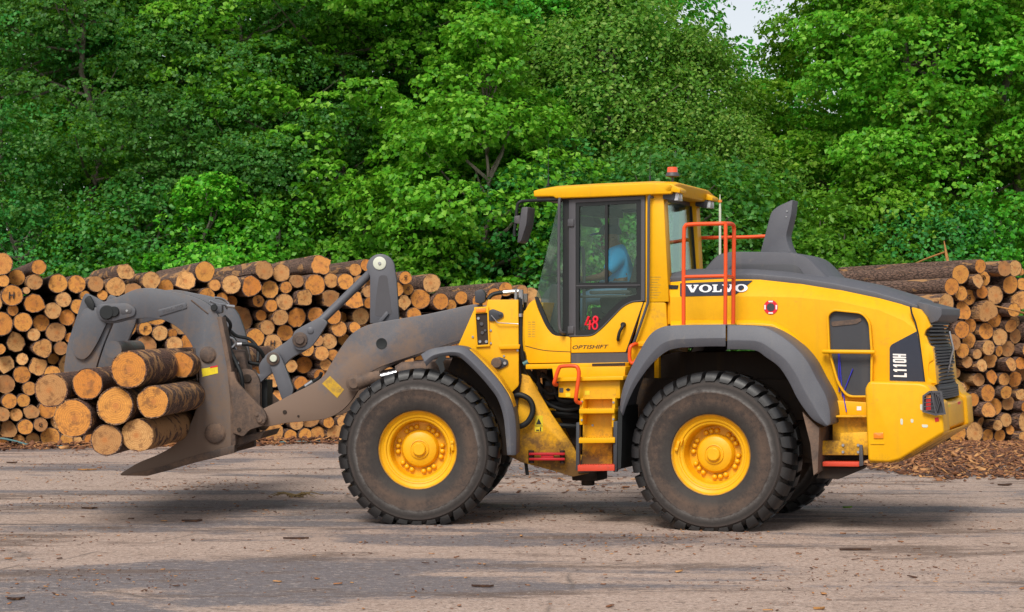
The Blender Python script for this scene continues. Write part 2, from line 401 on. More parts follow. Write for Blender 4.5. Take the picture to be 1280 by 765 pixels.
# ---- axles and the dark chassis between the rear wheels
mb = MB(); mb.cyl((-1.65, -0.75, HUB_R), (-1.65, 0.75, HUB_R), 0.17, seg=20); mb.lathe((-1.65, 0, HUB_R), [(0.1, -0.32), (0.3, -0.2), (0.34, 0), (0.3, 0.2), (0.1, 0.32)], 24)
part(mb, 'rear_axle', 'dark_mud')
mb = MB(); mb.cyl((1.65, -0.75, HUB_F), (1.65, 0.75, HUB_F), 0.17, seg=20); mb.lathe((1.65, 0, HUB_F), [(0.1, -0.32), (0.3, -0.2), (0.34, 0), (0.3, 0.2), (0.1, 0.32)], 24)
part(mb, 'front_axle', 'dark_mud', fr=F)
mb = MB()
mb.plate(R, [(752, 462), (845, 440), (1000, 440), (1040, 520), (1085, 545), (1085, 572), (1045, 590), (985, 560), (800, 560), (745, 590), (722, 592)], 0.48, 0.10); mb.mirror()
mb.box((-2.75, -0.45, 0.62), (-0.35, 0.45, 0.78)); mb.box((-2.55, -0.58, 1.05), (-0.55, 0.58, 1.45))
part(mb, 'rear_frame', 'dark_mud', bevel=0.01)

# ---- hood
S_H = 0.74
hood_top = [(838, 351), (870, 348), (905, 346.5), (950, 347.5), (1000, 353), (1050, 361), (1100, 371.5), (1130, 379.5), (1150, 386)]
crease = [(838, 371.5), (870, 371), (905, 370.5), (950, 370.5), (1000, 372), (1050, 377), (1100, 388), (1130, 401), (1150, 416)]
rest = [(1157, 420), (1160, 428), (1167, 440), (1171, 480), (1085, 523), (1022, 523), (1000, 480), (975, 445), (940, 428), (838, 422)]
S_T = 0.61                                                        # the shoulder above the crease leans inwards to here
A = [R.px(x, y, S_H) for x, y in crease + rest]; B = [R.px(x, y, S_T) for x, y in hood_top] + [Vector((p.x, S_T, p.z)) for p in A[len(crease):]]
fl_ = lambda L: [Vector((p.x, -p.y, p.z)) for p in L]
mb = MB(); mb.loft([A, B, fl_(B), fl_(A)])
hood = part(mb, 'hood', 'yellow_paint', bevel=0.016, seg=3, sharp=50)
def shoulder(x, y, lift=0.0):
    yt = float(np.interp(x, [q[0] for q in hood_top], [q[1] for q in hood_top])); yc = float(np.interp(x, [q[0] for q in crease], [q[1] for q in crease]))
    return S_H - (yc - y) / (yc - yt) * (S_H - S_T) + lift
# flared panel that follows the wheel arch
fl = [(838, 401), (868, 399.5), (950, 399.5), (966, 401), (985, 411), (1003, 427), (1018, 450), (1030, 478), (1036, 500), (1086, 503), (1086, 523), (1022, 523), (1000, 480), (975, 445), (940, 428), (838, 422)]
mb = MB(); A = [R.px(x, y, S_H + 0.002) for x, y in fl]
B = []
for i, p in enumerate(fl):
    x, y = p
    if i < 8: x, y = x - (2.5 if i > 3 else 0), y + 5
    B.append(R.px(x, y, S_H + 0.05))
mb.loft([A, B]); part(mb, 'arch_flare', 'yellow_paint', hood, bevel=0.008)
# grey cover along the top of the hood
def band_loft(top, low, s_low, s_top, dz):
    """grey cover: lower edge along the hood shoulder, upper edge further in; runs across to the other side"""
    loops = []
    for (xt, yt), (xl, yl) in zip(top, low):
        a = R.px(xl, yl, s_low); b_ = R.px(xt, yt, s_top)
        m_ = Vector((a.x * 0.5 + b_.x * 0.5, s_low + 0.002, a.z * 0.45 + b_.z * 0.55))
        c = Vector((b_.x, s_top - 0.14, b_.z + dz))
        L = [a, m_, b_, c]; loops.append(L + [Vector((p.x, -p.y, p.z)) for p in L[::-1]])
    return MB().loft(loops)
top = [(836, 343), (858, 338.5), (900, 337), (940, 336.5), (985, 340), (1035, 347), (1085, 357), (1125, 369), (1148, 377)]
low = [(838, 353), (870, 351), (905, 349), (950, 350), (1000, 355.5), (1050, 363.5), (1100, 374), (1135, 383.5), (1152, 390)]
part(band_loft(top, low, S_T + 0.012, 0.53, 0.02), 'hood_top_cover', 'grey_plastic', hood, bevel=0.006)
# rear end of the cover with the latch
mb = MB(); mb.plate(R, fil([(1146, 377), (1177, 385), (1177, 394), (1172, 401), (1163, 404), (1160, 396), (1150, 387)], 1.5), 0.68, 1.36)
part(mb, 'cover_tail', 'grey_plastic', hood, bevel=0.012)
# air intake hump and exhaust
mb = MB(); hp = fil([(876, 342, 2), (896, 319, 16), (912, 314.5, 8), (990, 315, 10), (1012, 321, 20), (1046, 356, 3), (1000, 352, 2), (940, 345, 2)], 4, 6)
A = [R.px(x, y, 0.46) for x, y in hp]; cx = sum(p.x for p in A) / len(A); z0 = min(p.z for p in A)
sh = lambda k, s, dz=0: [Vector((cx + (p.x - cx) * k, s, z0 + (p.z - z0) * (k ** 0.5) + dz)) for p in A]
mb.loft([sh(0.96, 0.50), sh(1.0, 0.46), sh(1.0, -0.46), sh(0.96, -0.50)]); hump = part(mb, 'engine_air_cover', 'grey_plastic', bevel=0.02, seg=3)
mb = MB(); mb.plate(R, fil([(906, 341), (916, 329.5, 5), (990, 330, 8), (998, 333, 8), (1010, 351), (960, 346)], 2), 0.508, 0.03); part(mb, 'side_recess', 'dark_plastic', hump, bevel=0.004)
mb = MB(); ex = fil([(950, 318, 1), (964, 265, 12), (972, 258, 8), (991, 249.5, 1.5), (989, 268, 1), (985, 284, 2), (982, 296, 6), (986, 309, 6), (991, 318, 1)], 2)
A = [R.px(x, y, 0.13) for x, y in ex]
mb.loft([A, [Vector((p.x, -0.13, p.z)) for p in A]]); exh = part(mb, 'exhaust_stack', 'grey_plastic', bevel=0.018, seg=3)
mb = MB()
for q in range(3):
    p = R.px(988.6 - q * 1.6, 262 + q * 7, 0.0); mb.box((p.x - 0.012, -0.09, p.z - 0.012), (p.x + 0.004, 0.09, p.z + 0.012))
part(mb, 'exhaust_outlet', 'muddy_steel', exh)
for x, y in ((984, 264), (983, 271)):
    part(MB().pin(R, x, y, 0.13, 1.1, 0.008, seg=8), 'bolt', 'steel', exh)
# side vent of dark mesh with the yellow bar
vo = fil([(1033, 392, 6), (1041, 386, 4), (1078, 390, 8), (1088, 402, 8), (1091, 440, 3), (1090, 497, 3), (1058, 497, 8), (1046, 480, 10), (1035, 440, 6)], 4)
vi = fil([(1035.5, 394, 6), (1042, 388.8, 4), (1077, 392.3, 8), (1085.5, 403, 8), (1088, 440, 3), (1087.5, 494.5, 3), (1059, 494.5, 8), (1048.5, 479, 10), (1037.5, 440, 6)], 4)
part(MB().ring(R, vo, vi, S_H + 0.062, 0.065), 'vent_rim', 'yellow_paint', hood, bevel=0.006)
vent = part(MB().plate(R, vi, S_H + 0.012, 0.014), 'side_vent', 'dark_plastic', hood)
c0, c1 = R.px(1029, 439.5, S_H + 0.10), R.px(1092, 440, S_H + 0.10)
part(MB().tube(cr([R.px(1031, 439.5, S_H + 0.05), c0 + Vector((-0.04, 0, 0)), c1 + Vector((0.04, 0, 0)), R.px(1091, 440, S_H + 0.05)], 3), 0.021, 10), 'vent_bar', 'yellow_paint', hood)
part(MB().plate(R, fil([(1039, 402), (1070, 399), (1076, 397), (1077, 401), (1070, 405), (1040, 408)], 2), S_H + 0.02, 0.01), 'vent_strap', 'muddy_steel', hood)
mb = MB()
for a_, b_ in (((1048, 442), (1049, 490)), ((1049, 442), (1053, 496)), ((1066, 461), (1053, 494)), ((1054, 492), (1058, 515))):
    zz = S_H + 0.018 if b_[1] < 500 else S_H + 0.07
    mb.tube([R.px(*a_, S_H + 0.03), R.px(*b_, zz)], 0.006, 5)
part(mb, 'dangling_blue_string', 'blue_paint', hood)
# decals
dq = fil([(850, 354), (941, 350.5, 1), (919, 369, 6), (850, 370.5, 2)], 1.5)
mb = MB(); mb.loft([[R.px(x, y, shoulder(x, y, 0.010)) for x, y in dq], [R.px(x, y, shoulder(x, y, -0.004)) for x, y in dq]]); dec = part(mb, 'name_decal', 'decal_slate', hood)
def slab(ch):
    if ch == 'V': return [[(0, 1), (.44, 1), (.44, .86), (.36, .86), (.53, .36), (.68, .86), (.58, .86), (.58, 1), (1, 1), (1, .86), (.92, .86), (.62, 0), (.38, 0), (.08, .86), (0, .86)]]
    if ch == 'L': return [[(0, 1), (.52, 1), (.52, .86), (.42, .86), (.42, .16), (.72, .16), (.80, .38), (.94, .38), (.90, 0), (0, 0), (0, .14), (.12, .14), (.12, .86), (0, .86)]]
    o = []
    for k in range(20):
        a = 2 * math.pi * k / 20; b_ = 2 * math.pi * (k + 1) / 20
        f = lambda t, q, w_: (.5 + w_ * math.cos(t), .5 + q * math.sin(t))
        o.append([f(a, .52, .5), f(b_, .52, .5), f(b_, .36, .24), f(a, .36, .24)])
    return o
mb = MB(); x = 0.0; L = []
for ch, wd in zip('VOLVO', (1.02, 1.08, 0.86, 1.02, 1.08)):
    for pg in slab(ch): L.append([(x + px_ * wd * 0.97, py_) for px_, py_ in pg])
    x += wd + (0.0 if ch != 'L' else -0.06)
for pg in L:
    mb.add([R.px(858 + 77 * u / x, 365.5 - 0.8 * u / x - 9.5 * v_, shoulder(858 + 77 * u / x, 365.5 - 0.8 * u / x - 9.5 * v_, 0.014)) for u, v_ in pg], [list(range(len(pg)))])
part(mb, 'name_lettering', 'white_print', hood)
mp = part(MB().plate(R, fil([(1112, 432, 5), (1146, 414, 1), (1152, 450), (1155, 479), (1112, 477)], 1), S_H + 0.006, 0.008), 'model_panel', 'decal_slate', hood)
GL = {'L': [[(0, 0), (.86, 0), (.86, .17), (.36, .17), (.36, 1), (0, 1)]], '1': [[(.28, 0), (.66, 0), (.66, 1), (.36, 1), (.06, .84), (.06, .68), (.28, .76)]], 'H': [[(0, 0), (.34, 0), (.34, 1), (0, 1)], [(.56, 0), (.9, 0), (.9, 1), (.56, 1)], [(.34, .41), (.56, .41), (.56, .59), (.34, .59)]],
      '0': [[(0, .14), (.14, 0), (.14, 0), (.34, .16), (.34, .84), (.14, 1), (0, .86)], [(.9, .14), (.9, .86), (.76, 1), (.56, .84), (.56, .16), (.76, 0)], [(.14, 0), (.76, 0), (.56, .16), (.34, .16)], [(.14, 1), (.34, .84), (.56, .84), (.76, 1)]]}
mb = MB(); q0, q1, q2 = R.px(1133.5, 471.5, S_H + 0.010), R.px(1132.5, 442.5, S_H + 0.010), R.px(1117, 471, S_H + 0.010)
for n_, ch_ in enumerate('L110H'):
    for pg in GL[ch_]: mb.add([q0 + (q1 - q0) * ((n_ + u * 0.98) / 4.9) + (q2 - q0) * v_ for u, v_ in pg], [list(range(len(pg)))])
part(mb, 'model_lettering', 'white_print', hood)
mb = MB(); c = R.px(963.5, 384, S_H + 0.004)
mb.lathe(c, [(0.070, -0.004), (0.070, 0.003), (0.042, 0.003)], 32); part(mb, 'round_warning_decal', 'red_print', hood)
part(MB().lathe(c, [(0.040, -0.004), (0.040, 0.007), (0.0, 0.007)], 24), 'filler_cap', 'dark_plastic', hood)
mb = MB()
for k in range(4):
    a = k * math.pi / 2; q = Vector((math.cos(a), 0, math.sin(a))); tq = Vector((-math.sin(a), 0, math.cos(a)))
    mb.add([c + Vector((0, 0.006, 0)) + q * r_ + tq * s_ for r_, s_ in ((0.049, -0.022), (0.049, 0.022), (0.064, 0.022), (0.064, -0.022))], [[0, 1, 2, 3]])
part(mb, 'decal_white_fields', 'white_print', hood)
# seam and rear corner with the grille
sm = [(1137, 383), (1138.5, 392), (1143, 403), (1147, 418), (1151, 448), (1155, 479)]
mb = MB(); mb.plate(R, sm + [(x + 2.2, y - 0.5) for x, y in sm[::-1]], S_H + 0.003, 0.006); part(mb, 'hood_seam', 'rubber', hood)
gr_near = [(1158, 389), (1161, 405), (1165, 432), (1168, 455), (1172, 482), (1174, 500)]
mb = MB(); gs = cr(gr_near, 6)
for i, (x, y) in enumerate(gs[1:-1]):
    p = R.px(x, y, 0.66); big = 0.028 if (i // 6) % 2 == 0 else 0.008
    mb.loft([[Vector((p.x + dx - (big + 0.035 * (1 - (q / 0.6) ** 2)), q, p.z + dz)) for dx, dz in ((0.05, -0.012), (0.0, -0.012), (0.0, 0.004), (0.02, 0.014), (0.05, 0.014))] for q in (-0.66, -0.35, 0.0, 0.35, 0.66)])
gril = part(mb, 'rear_grille', 'dark_plastic')
mb = MB(); g0 = [R.px(x, y, 0.62) for x, y in gs]
mb.loft([[Vector((p.x + 0.03, 0.62, p.z)), Vector((p.x + 0.03, -0.62, p.z)), Vector((p.x + 0.10, -0.62, p.z)), Vector((p.x + 0.10, 0.62, p.z))] for p in g0]); part(mb, 'grille_backing', 'rubber', gril)
rd = [R.px(1166, 414, 0.0), R.px(1171, 436, 0.0), R.px(1168, 447, 0.0), R.px(1163, 470, 0.0)]
mb = MB(); mb.tube([p + Vector((-0.16, 0, 0)) for p in rd], 0.012, 8); part(mb, 'grille_rod', 'steel', gril)
sc_ = [(1140, 384), (1151, 387), (1158, 396), (1163, 408, 1), (1157, 412, 3), (1155, 418, 3), (1158, 430, 3), (1166, 434, 2), (1167, 450, 2), (1161, 453, 3), (1160, 462, 3), (1161, 473, 3), (1170, 479), (1157, 480), (1153, 448), (1149, 418), (1145, 402), (1141, 392)]
part(MB().plate(R, fil(sc_, 1.0, 3), S_H + 0.012, 0.16), 'grille_corner', 'yellow_paint', gril, bevel=0.008)

# ---- counterweight
S_C = 1.13
mb = MB(); wing = fil([(1081, 486, 3), (1086, 476.5, 4), (1150, 478.5, 6), (1160, 482, 6), (1170, 500, 4), (1177, 503, 3), (1180, 541, 3), (1124, 575, 3), (1110, 578, 3), (1085, 577, 4)], 3)
mb.plate(R, wing, S_C, 0.44); cw = part(mb, 'counterweight', 'yellow_paint', bevel=0.03, seg=3)
mb = MB(); mb.plate(R, wing, S_C, 0.44); mb.flip(); part(mb, 'far_side_weight', 'yellow_paint', cw, bevel=0.03, seg=3)
mb = MB(); A = [R.px(x, y, 0.69) for x, y in [(1105, 505), (1176, 502), (1181, 506), (1183, 535), (1172, 545), (1128, 572), (1105, 572)]]
mb.loft([A, [Vector((p.x, -p.y, p.z)) for p in A]]); part(mb, 'centre_weight', 'yellow_paint', cw, bevel=0.015, seg=3)
mb = MB(); mb.plate(R, [(1087, 576), (1122, 573), (1178, 541), (1178, 543.5), (1123, 578), (1087, 579)], S_C - 0.03, 2 * (S_C - 0.03)); part(mb, 'underside_plate', 'yellow_dusty', cw, bevel=0.006)
mb = MB(); mb.plate(R, fil([(1092, 541), (1104, 541), (1104, 548), (1092, 548)], 1), S_C + 0.012, 0.016); part(mb, 'side_marker', 'amber_lens', cw, bevel=0.003)
mb = MB(); mb.plate(R, [(1088, 553.5), (1105, 553.5), (1105, 555), (1088, 555)], S_C + 0.01, 0.02); part(mb, 'moulded_ledge', 'yellow_paint', cw)
# tail lamps behind their guard
lampbox = part(MB().plate(R, [(1154.5, 495), (1163, 489), (1178, 490), (1181, 517), (1169, 518.5), (1154, 514)], S_C + 0.004, 0.03), 'lamp_recess', 'dark_plastic', cw)
for i, c_ in enumerate(('red_lens', 'red_lens', 'red_lens', 'amber_lens')):
    y = 511 - i * 5
    part(MB().plate(R, fil([(1157.5, y - 1.8), (1163.5, y - 2.5), (1163.5, y + 1.8), (1157.5, y + 1.8)], 0.8), S_C + 0.016, 0.012), 'tail_lamp', c_, cw)
go = [(1153, 494.5), (1161.5, 488.5), (1176.5, 488.5), (1182, 518), (1169, 519.5), (1153, 515)]
gi = [(1155, 496.3), (1162.5, 491), (1174.8, 491), (1179.5, 516), (1169.5, 517.2), (1155, 513.2)]
mb = MB().ring(R, go, gi, S_C + 0.045, 0.025)
mb.plate(R, [(1163.5, 489), (1165, 489), (1170.5, 518), (1169, 518)], S_C + 0.045, 0.02)
for k in range(6):
    u = k / 5.0
    mb.tube([R.px(1164.5 + 12.5 * u, 490 + 4 * u, S_C + 0.04), R.px(1166 + 4 * u - (0 if k else 0), 502 + 16 * u, S_C + 0.04)], 0.005, 5)
    mb.tube([R.px(1165 + 9.5 * (1 - u), 490.5 , S_C + 0.036), R.px(1180 - 1.5 * u, 516 - 20 * (1 - u) * 0 - 4 - 17 * u * 0 if k == 0 else 516 - 4.4 * k, S_C + 0.036)], 0.005, 5)
for k in range(4):
    mb.tube([R.px(1154.5, 498.5 + 5 * k, S_C + 0.04), R.px(1166 + 1.0 * k, 497.5 + 5 * k, S_C + 0.04)], 0.004, 5)
part(mb, 'lamp_guard', 'frame_grey', cw)
part(MB().plate(R, [(1168, 522), (1173, 521.5), (1174, 526.5), (1169, 527.5)], S_C + 0.004, 0.006), 'red_reflector', 'red_lens', cw)
for x, y, w_, h_ in ((1127, 527, 1.6, 4), (1140, 526, 1.8, 2.5), (1156, 532.5, 4, 2), (1152, 509, 2, 4)):
    part(MB().plate(R, fil([(x - w_, y - h_), (x + w_, y - h_ * 0.8), (x + w_ * .9, y + h_), (x - w_ * 0.8, y + h_ * 0.9)], 2), S_C + 0.003, 0.005), 'chipped_paint', 'pale_disc', cw)
p = R.px(1180.5, 520, 0.69); 
for q0, q1, mt in ((0.30, 0.48, 'sticker_yellow'), (-0.45, -0.25, 'red_print')):
    part(MB().box((p.x - 0.006, q0, p.z - 0.10), (p.x + 0.03, q1, p.z + 0.10)), 'rear_sticker', mt, cw)
part(MB().plate(R, [(1071, 508), (1076.5, 508), (1076.5, 513), (1071, 513)], S_H + 0.054, 0.004), 'small_white_decal', 'white_print', hood)

# ---- side steps at the rear
mb = MB(); mb.plate(R, [(1027, 551), (1050, 551), (1050, 541), (1086, 540), (1086, 569), (1027, 569)], 1.02, 0.10); mb.plate(R, [(1031, 519.5), (1085, 519.5), (1085, 521.8), (1031, 521.8)], 0.98, 0.24)
rs = part(mb, 'rear_step_frame', 'yellow_dusty', bevel=0.006)
part(MB().plate(R, [(1041, 521), (1086, 521), (1086, 552), (1041, 552)], 0.86, 0.05), 'back_plate', 'yellow_dusty', rs)
part(MB().plate(R, [(1028, 577), (1074, 577.5), (1074, 583.5), (1028, 583)], 1.06, 0.26), 'red_tread', 'red_step', rs, bevel=0.008)
part(MB().plate(R, fil([(1074, 556), (1078, 556), (1079, 582), (1074, 583)], 1.5), 1.07, 0.03), 'step_bracket', 'frame_grey', rs, bevel=0.004)
part(MB().plate(R, [(1028, 583), (1078, 584), (1075, 588), (1048, 599), (1020, 598)], 0.96, 0.3), 'under_guard', 'dark_mud', rs, bevel=0.01)
for x, y in ((1054, 556.5), (1054, 565), (1073, 556.5), (1073, 565)):
    part(MB().pin(R, x, y, 1.02, 1.9, 0.015, seg=10), 'bolt', 'steel', rs)

# ---- fenders
def fender(fr, outer, inner, s_in, s_out, name, mats, n=5, drop=4.0):
    O = cr(outer, n); I_ = cr(inner, n); loops = []
    for (ox, oy), (ix, iy) in zip(O, I_):
        mx, my = ox + (ix - ox) * 0.62, oy + (iy - oy) * 0.62
        q = Vector((ix - ox, iy - oy)); q = q / max(q.length, 1e-6) * drop
        a = fr.px(ox, oy, s_out - 0.05); m_ = fr.px(mx, my, s_out); i1 = fr.px(ix, iy, s_out - 0.03); i2 = fr.px(ix, iy, s_out - 0.055)
        m2 = fr.px(mx, my, s_out - 0.05); b_ = fr.px(ox + q.x, oy + q.y, s_out - 0.10)
        c_ = Vector((b_.x, s_in, b_.z)); d_ = Vector((a.x, s_in, a.z))
        loops.append([a, m_, i1, i2, m2, b_, c_, d_])
    return MB().loft(loops)
ro = [(774.5, 512), (777, 492), (784, 470), (799, 440), (813, 418), (829, 408.5), (850, 406.5), (880, 406), (907, 405.5)]
ri = [(779, 520), (784, 505), (795, 482), (812, 458), (832, 440), (848, 435), (862, 434), (885, 433), (907, 433)]
rf = part(fender(R, ro, ri, 0.70, 1.31, '', ''), 'rear_fender', 'grey_plastic', bevel=0.006)
ro2 = [(909, 406), (930, 406.5), (953, 408.5), (972, 417), (992, 432), (1008, 450), (1020, 472), (1032, 494), (1037, 512), (1038.5, 530)]
ri2 = [(909, 437), (925, 437), (945, 438.5), (958, 447), (974, 459), (986, 477), (996, 497), (1006, 512), (1017, 525), (1032, 533.5)]
part(fender(R, ro2, ri2, 0.70, 1.31, '', ''), 'rear_fender_half', 'grey_plastic', rf, bevel=0.006)
mb = fender(R, ro, ri, 0.70, 1.31, '', ''); mb.flip(); ff_ = part(mb, 'rear_fender', 'grey_plastic')
ff_['label'] = 'grey rear fender on the far side'
mb = fender(R, ro2, ri2, 0.70, 1.31, '', ''); mb.flip(); part(mb, 'rear_fender_half', 'grey_plastic', ff_)
mf = part(MB().plate(R, [(773, 508), (778, 508), (777, 560), (776, 586), (772, 586), (772, 545)], 1.27, 0.55), 'mud_flap', 'rubber', rf)
part(MB().plate(R, [(1003, 515), (1015, 527), (1024, 535), (1022, 590), (1017, 594), (1013, 555)], 1.22, 0.50), 'rear_mud_flap', 'muddy_steel', rf)

fo = [(526, 443), (538, 436.5), (556, 433), (572, 432.5), (585, 437), (604, 455), (622, 475), (636, 496), (643.5, 520), (645.5, 545), (645, 569)]
fi = [(533, 458), (543, 449), (558, 445), (570, 445), (578, 449), (594, 464), (610, 482), (622, 499), (629, 520), (632, 545), (634, 569)]
fnd = part(fender(F, fo, fi, 0.72, 1.30, '', '', drop=3.0), 'front_fender', 'grey_plastic', fr=F, bevel=0.005)
mb = fender(F, fo, fi, 0.72, 1.30, '', '', drop=3.0); mb.flip(); q_ = part(mb, 'front_fender', 'grey_plastic', fr=F); q_['label'] = 'grey front fender on the far side'
part(MB().plate(F, [(548, 446), (555, 442), (558, 448), (554, 452), (556, 462), (551, 468), (548, 458), (544, 452)], 1.28, 0.02), 'torn_rubber', 'rubber', fnd, fr=F)
# dark inner lining of the front arch and its yellow edge
lin = cr([(566, 446), (578, 449), (594, 464), (610, 482), (622, 499), (629, 520), (632, 545), (634, 569)], 3)
mb = MB(); mb.plate(F, lin + [(628, 569), (606, 520), (580, 480), (560, 462)], 0.80, 0.05); part(mb, 'arch_lining', 'dark_mud', fnd, fr=F)
ye = [(588, 436), (606, 452), (624, 472), (638, 494), (642.5, 510)]
mb = MB(); mb.plate(F, ye + [(x - 3, y + 3) for x, y in ye[::-1]], 1.12, 0.4); part(mb, 'fender_bracket', 'yellow_dusty', fnd, fr=F)

# ---- front frame: towers, saddle and the lower plate that runs to the joint
tw = fil([(592, 388, 1), (596, 384, 1), (608, 383, 1), (609.5, 374.5, 1), (648, 374.5, 1), (648.5, 482, 3), (631, 499, 1), (612, 480, 1), (571, 436, 1)], 1)
mb = MB(); mb.plate(F, tw, 0.58, 0.07); ft = part(mb, 'front_tower', 'yellow_paint', fr=F, bevel=0.006)
ft['label'] = 'yellow front tower plate on the door side'
mb = MB(); mb.plate(F, tw, 0.58, 0.07); mb.flip(); o_ = part(mb, 'front_tower', 'yellow_paint', fr=F, bevel=0.006); o_['label'] = 'yellow front tower plate on the far side'
mb = MB(); mb.plate(F, [(600, 455), (648, 440), (652, 470), (640, 560), (600, 565), (560, 540), (560, 480)], 0.50, 1.0); sad = part(mb, 'front_frame', 'dark_mud', fr=F, bevel=0.01)
lowp = [(628, 478), (648, 466), (662, 470), (690, 518), (716, 556), (722, 568), (736, 570), (736, 592), (716, 596), (690, 588), (652, 578), (628, 566)]
jp, jp2 = both(lambda: MB().plate(F, lowp, 0.46, 0.06), 'joint_plate', 'yellow_dusty', sad, F, bevel=0.008)
mb = MB(); mb.plate(F, [(650, 470), (655, 470), (655, 520), (650, 520)], 0.30, 0.6); part(mb, 'cross_wall', 'dark_mud', sad, fr=F)
mb = MB(); mb.box((-0.16, -0.18, 0.36), (0.12, 0.18, 0.46)); mb.cyl((0, 0, 0.3), (0, 0, 1.25), 0.07); mb.box((-0.3, -0.3, 1.1), (0.1, 0.3, 1.2)); part(mb, 'joint_pin', 'dark_mud', bevel=0.01)
# pocket lamp in the tower
pk = part(MB().plate(F, [(594, 392), (609.5, 391), (611, 431), (596.5, 432)], 0.585, 0.01), 'lamp_pocket', 'dark_mud', ft, fr=F)
part(MB().ring(F, [(592.5, 384), (610.5, 383), (612.5, 433), (595, 434)], [(594.5, 392), (609, 391), (610.5, 430.5), (597, 431.5)], 0.605, 0.03), 'pocket_frame', 'yellow_paint', ft, fr=F, bevel=0.003)
part(MB().plate(F, [(595, 385.5), (607, 385), (607, 390), (595, 390.5)], 0.615, 0.02), 'indicator_lamp', 'amber_lens', ft, fr=F, bevel=0.003)
for x, y, r_ in ((600, 427, 2.0), (608, 427, 2.0), (602, 405, 2.5), (603, 416, 2.2), (598, 398, 2), (606.5, 413, 1.6)):
    part(MB().pin(F, x, y, 0.585, r_, 0.012, seg=10), 'cable_socket', 'frame_grey' if r_ != 2.0 else 'steel', ft, fr=F)
for x, y in ((591, 421), (613.5, 413), (613.5, 429), (647, 438), (630, 445)):
    part(MB().pin(F, x, y, 0.58, 1.5, 0.012, seg=10), 'bolt', 'steel', ft, fr=F)
part(MB().plate(F, [(623, 431.5), (650, 430.5), (649, 436), (625, 436.5)], 0.63, 0.05), 'tower_step', 'yellow_paint', ft, fr=F, bevel=0.004)
mb = MB(); mb.plate(F, fil([(611, 388, 3), (616, 386, 3), (629, 391, 3), (629.5, 396, 3), (617, 402, 3), (611, 401, 3)], 2), 0.60, 0.02); mb.pin(F, 625, 393, 0.60, 2, 0.012, seg=10); part(mb, 'upper_pin_plate', 'dark_plastic', ft, fr=F, bevel=0.003)
mb = MB(); mb.plate(F, fil([(618, 448, 3), (624, 446, 3), (635, 450, 4), (635.5, 456, 4), (624, 462, 4), (618, 459, 3)], 2), 0.60, 0.02); part(mb, 'lower_pin_plate', 'dark_plastic', ft, fr=F, bevel=0.003)
mb = MB(); mb.pin(F, 620.5, 453.5, 0.60, 6.6, 0.03); part(mb, 'lower_pin', 'muddy_steel', ft, fr=F)
part(MB().pin(F, 631, 454, 0.60, 2.2, 0.012, seg=10), 'bolt', 'steel', ft, fr=F)
part(MB().tube([F.px(614, 394, 0.62), F.px(622, 403.5, 0.62), F.px(648, 405, 0.61)], 0.006, 6), 'grease_line', 'steel', ft, fr=F)
# work lamp on the tower, hose fittings
mb = MB(); mb.plate(F, fil([(593, 364, 3), (603, 361, 3), (607, 368, 3), (606, 377, 2), (600, 380, 2), (594, 378, 2)], 2), 0.62, 0.16); mb.tube([F.px(601, 378, 0.54), F.px(601, 386, 0.54)], 0.02, 8)
part(mb, 'tower_work_lamp', 'dark_plastic', ft, fr=F, bevel=0.012)
mb = MB(); mb.tube(cr([F.px(609, 375, 0.50), F.px(616, 368, 0.48), F.px(628, 365.5, 0.46), F.px(634, 365.5, 0.45)], 5), 0.022, 8)
mb.tube(cr([F.px(651, 372, 0.50), F.px(650.5, 400, 0.52), F.px(650.5, 430, 0.55), F.px(655, 452, 0.52), F.px(665, 470, 0.42), F.px(682, 489, 0.2)], 5), 0.026, 8)
mb.tube(cr([F.px(656, 374, 0.40), F.px(656, 385, 0.40), F.px(652, 393, 0.42), F.px(651, 440, 0.44)], 5), 0.018, 8)
part(mb, 'tower_hoses', 'rubber', fr=F)
mb = MB(); mb.cyl(F.px(629, 365.5, 0.46), F.px(650, 364, 0.46), 0.022, seg=8); mb.cyl(F.px(645, 361, 0.47), F.px(645, 380, 0.47), 0.018, seg=8); mb.cyl(F.px(651, 362, 0.50), F.px(651.5, 381, 0.50), 0.026, seg=8); mb.cyl(F.px(656.5, 367, 0.40), F.px(656.5, 378, 0.40), 0.028, seg=8); mb.cyl(F.px(650, 392, 0.525), F.px(650, 396, 0.525), 0.034, seg=10)
part(mb, 'hose_fittings', 'steel', fr=F)
part(MB().tube(cr([F.px(640, 494, 0.50), F.px(652, 494, 0.53), F.px(663, 501, 0.53), F.px(666, 514, 0.53), F.px(660, 527, 0.53), F.px(650, 533, 0.52), F.px(640, 533, 0.48)], 6), 0.03, 10), 'looped_hose', 'rubber', fr=F)
part(MB().cyl(F.px(654, 455, 0.54), F.px(664, 450, 0.54), 0.022, seg=8), 'hose_clamp', 'rope_teal', fr=F)
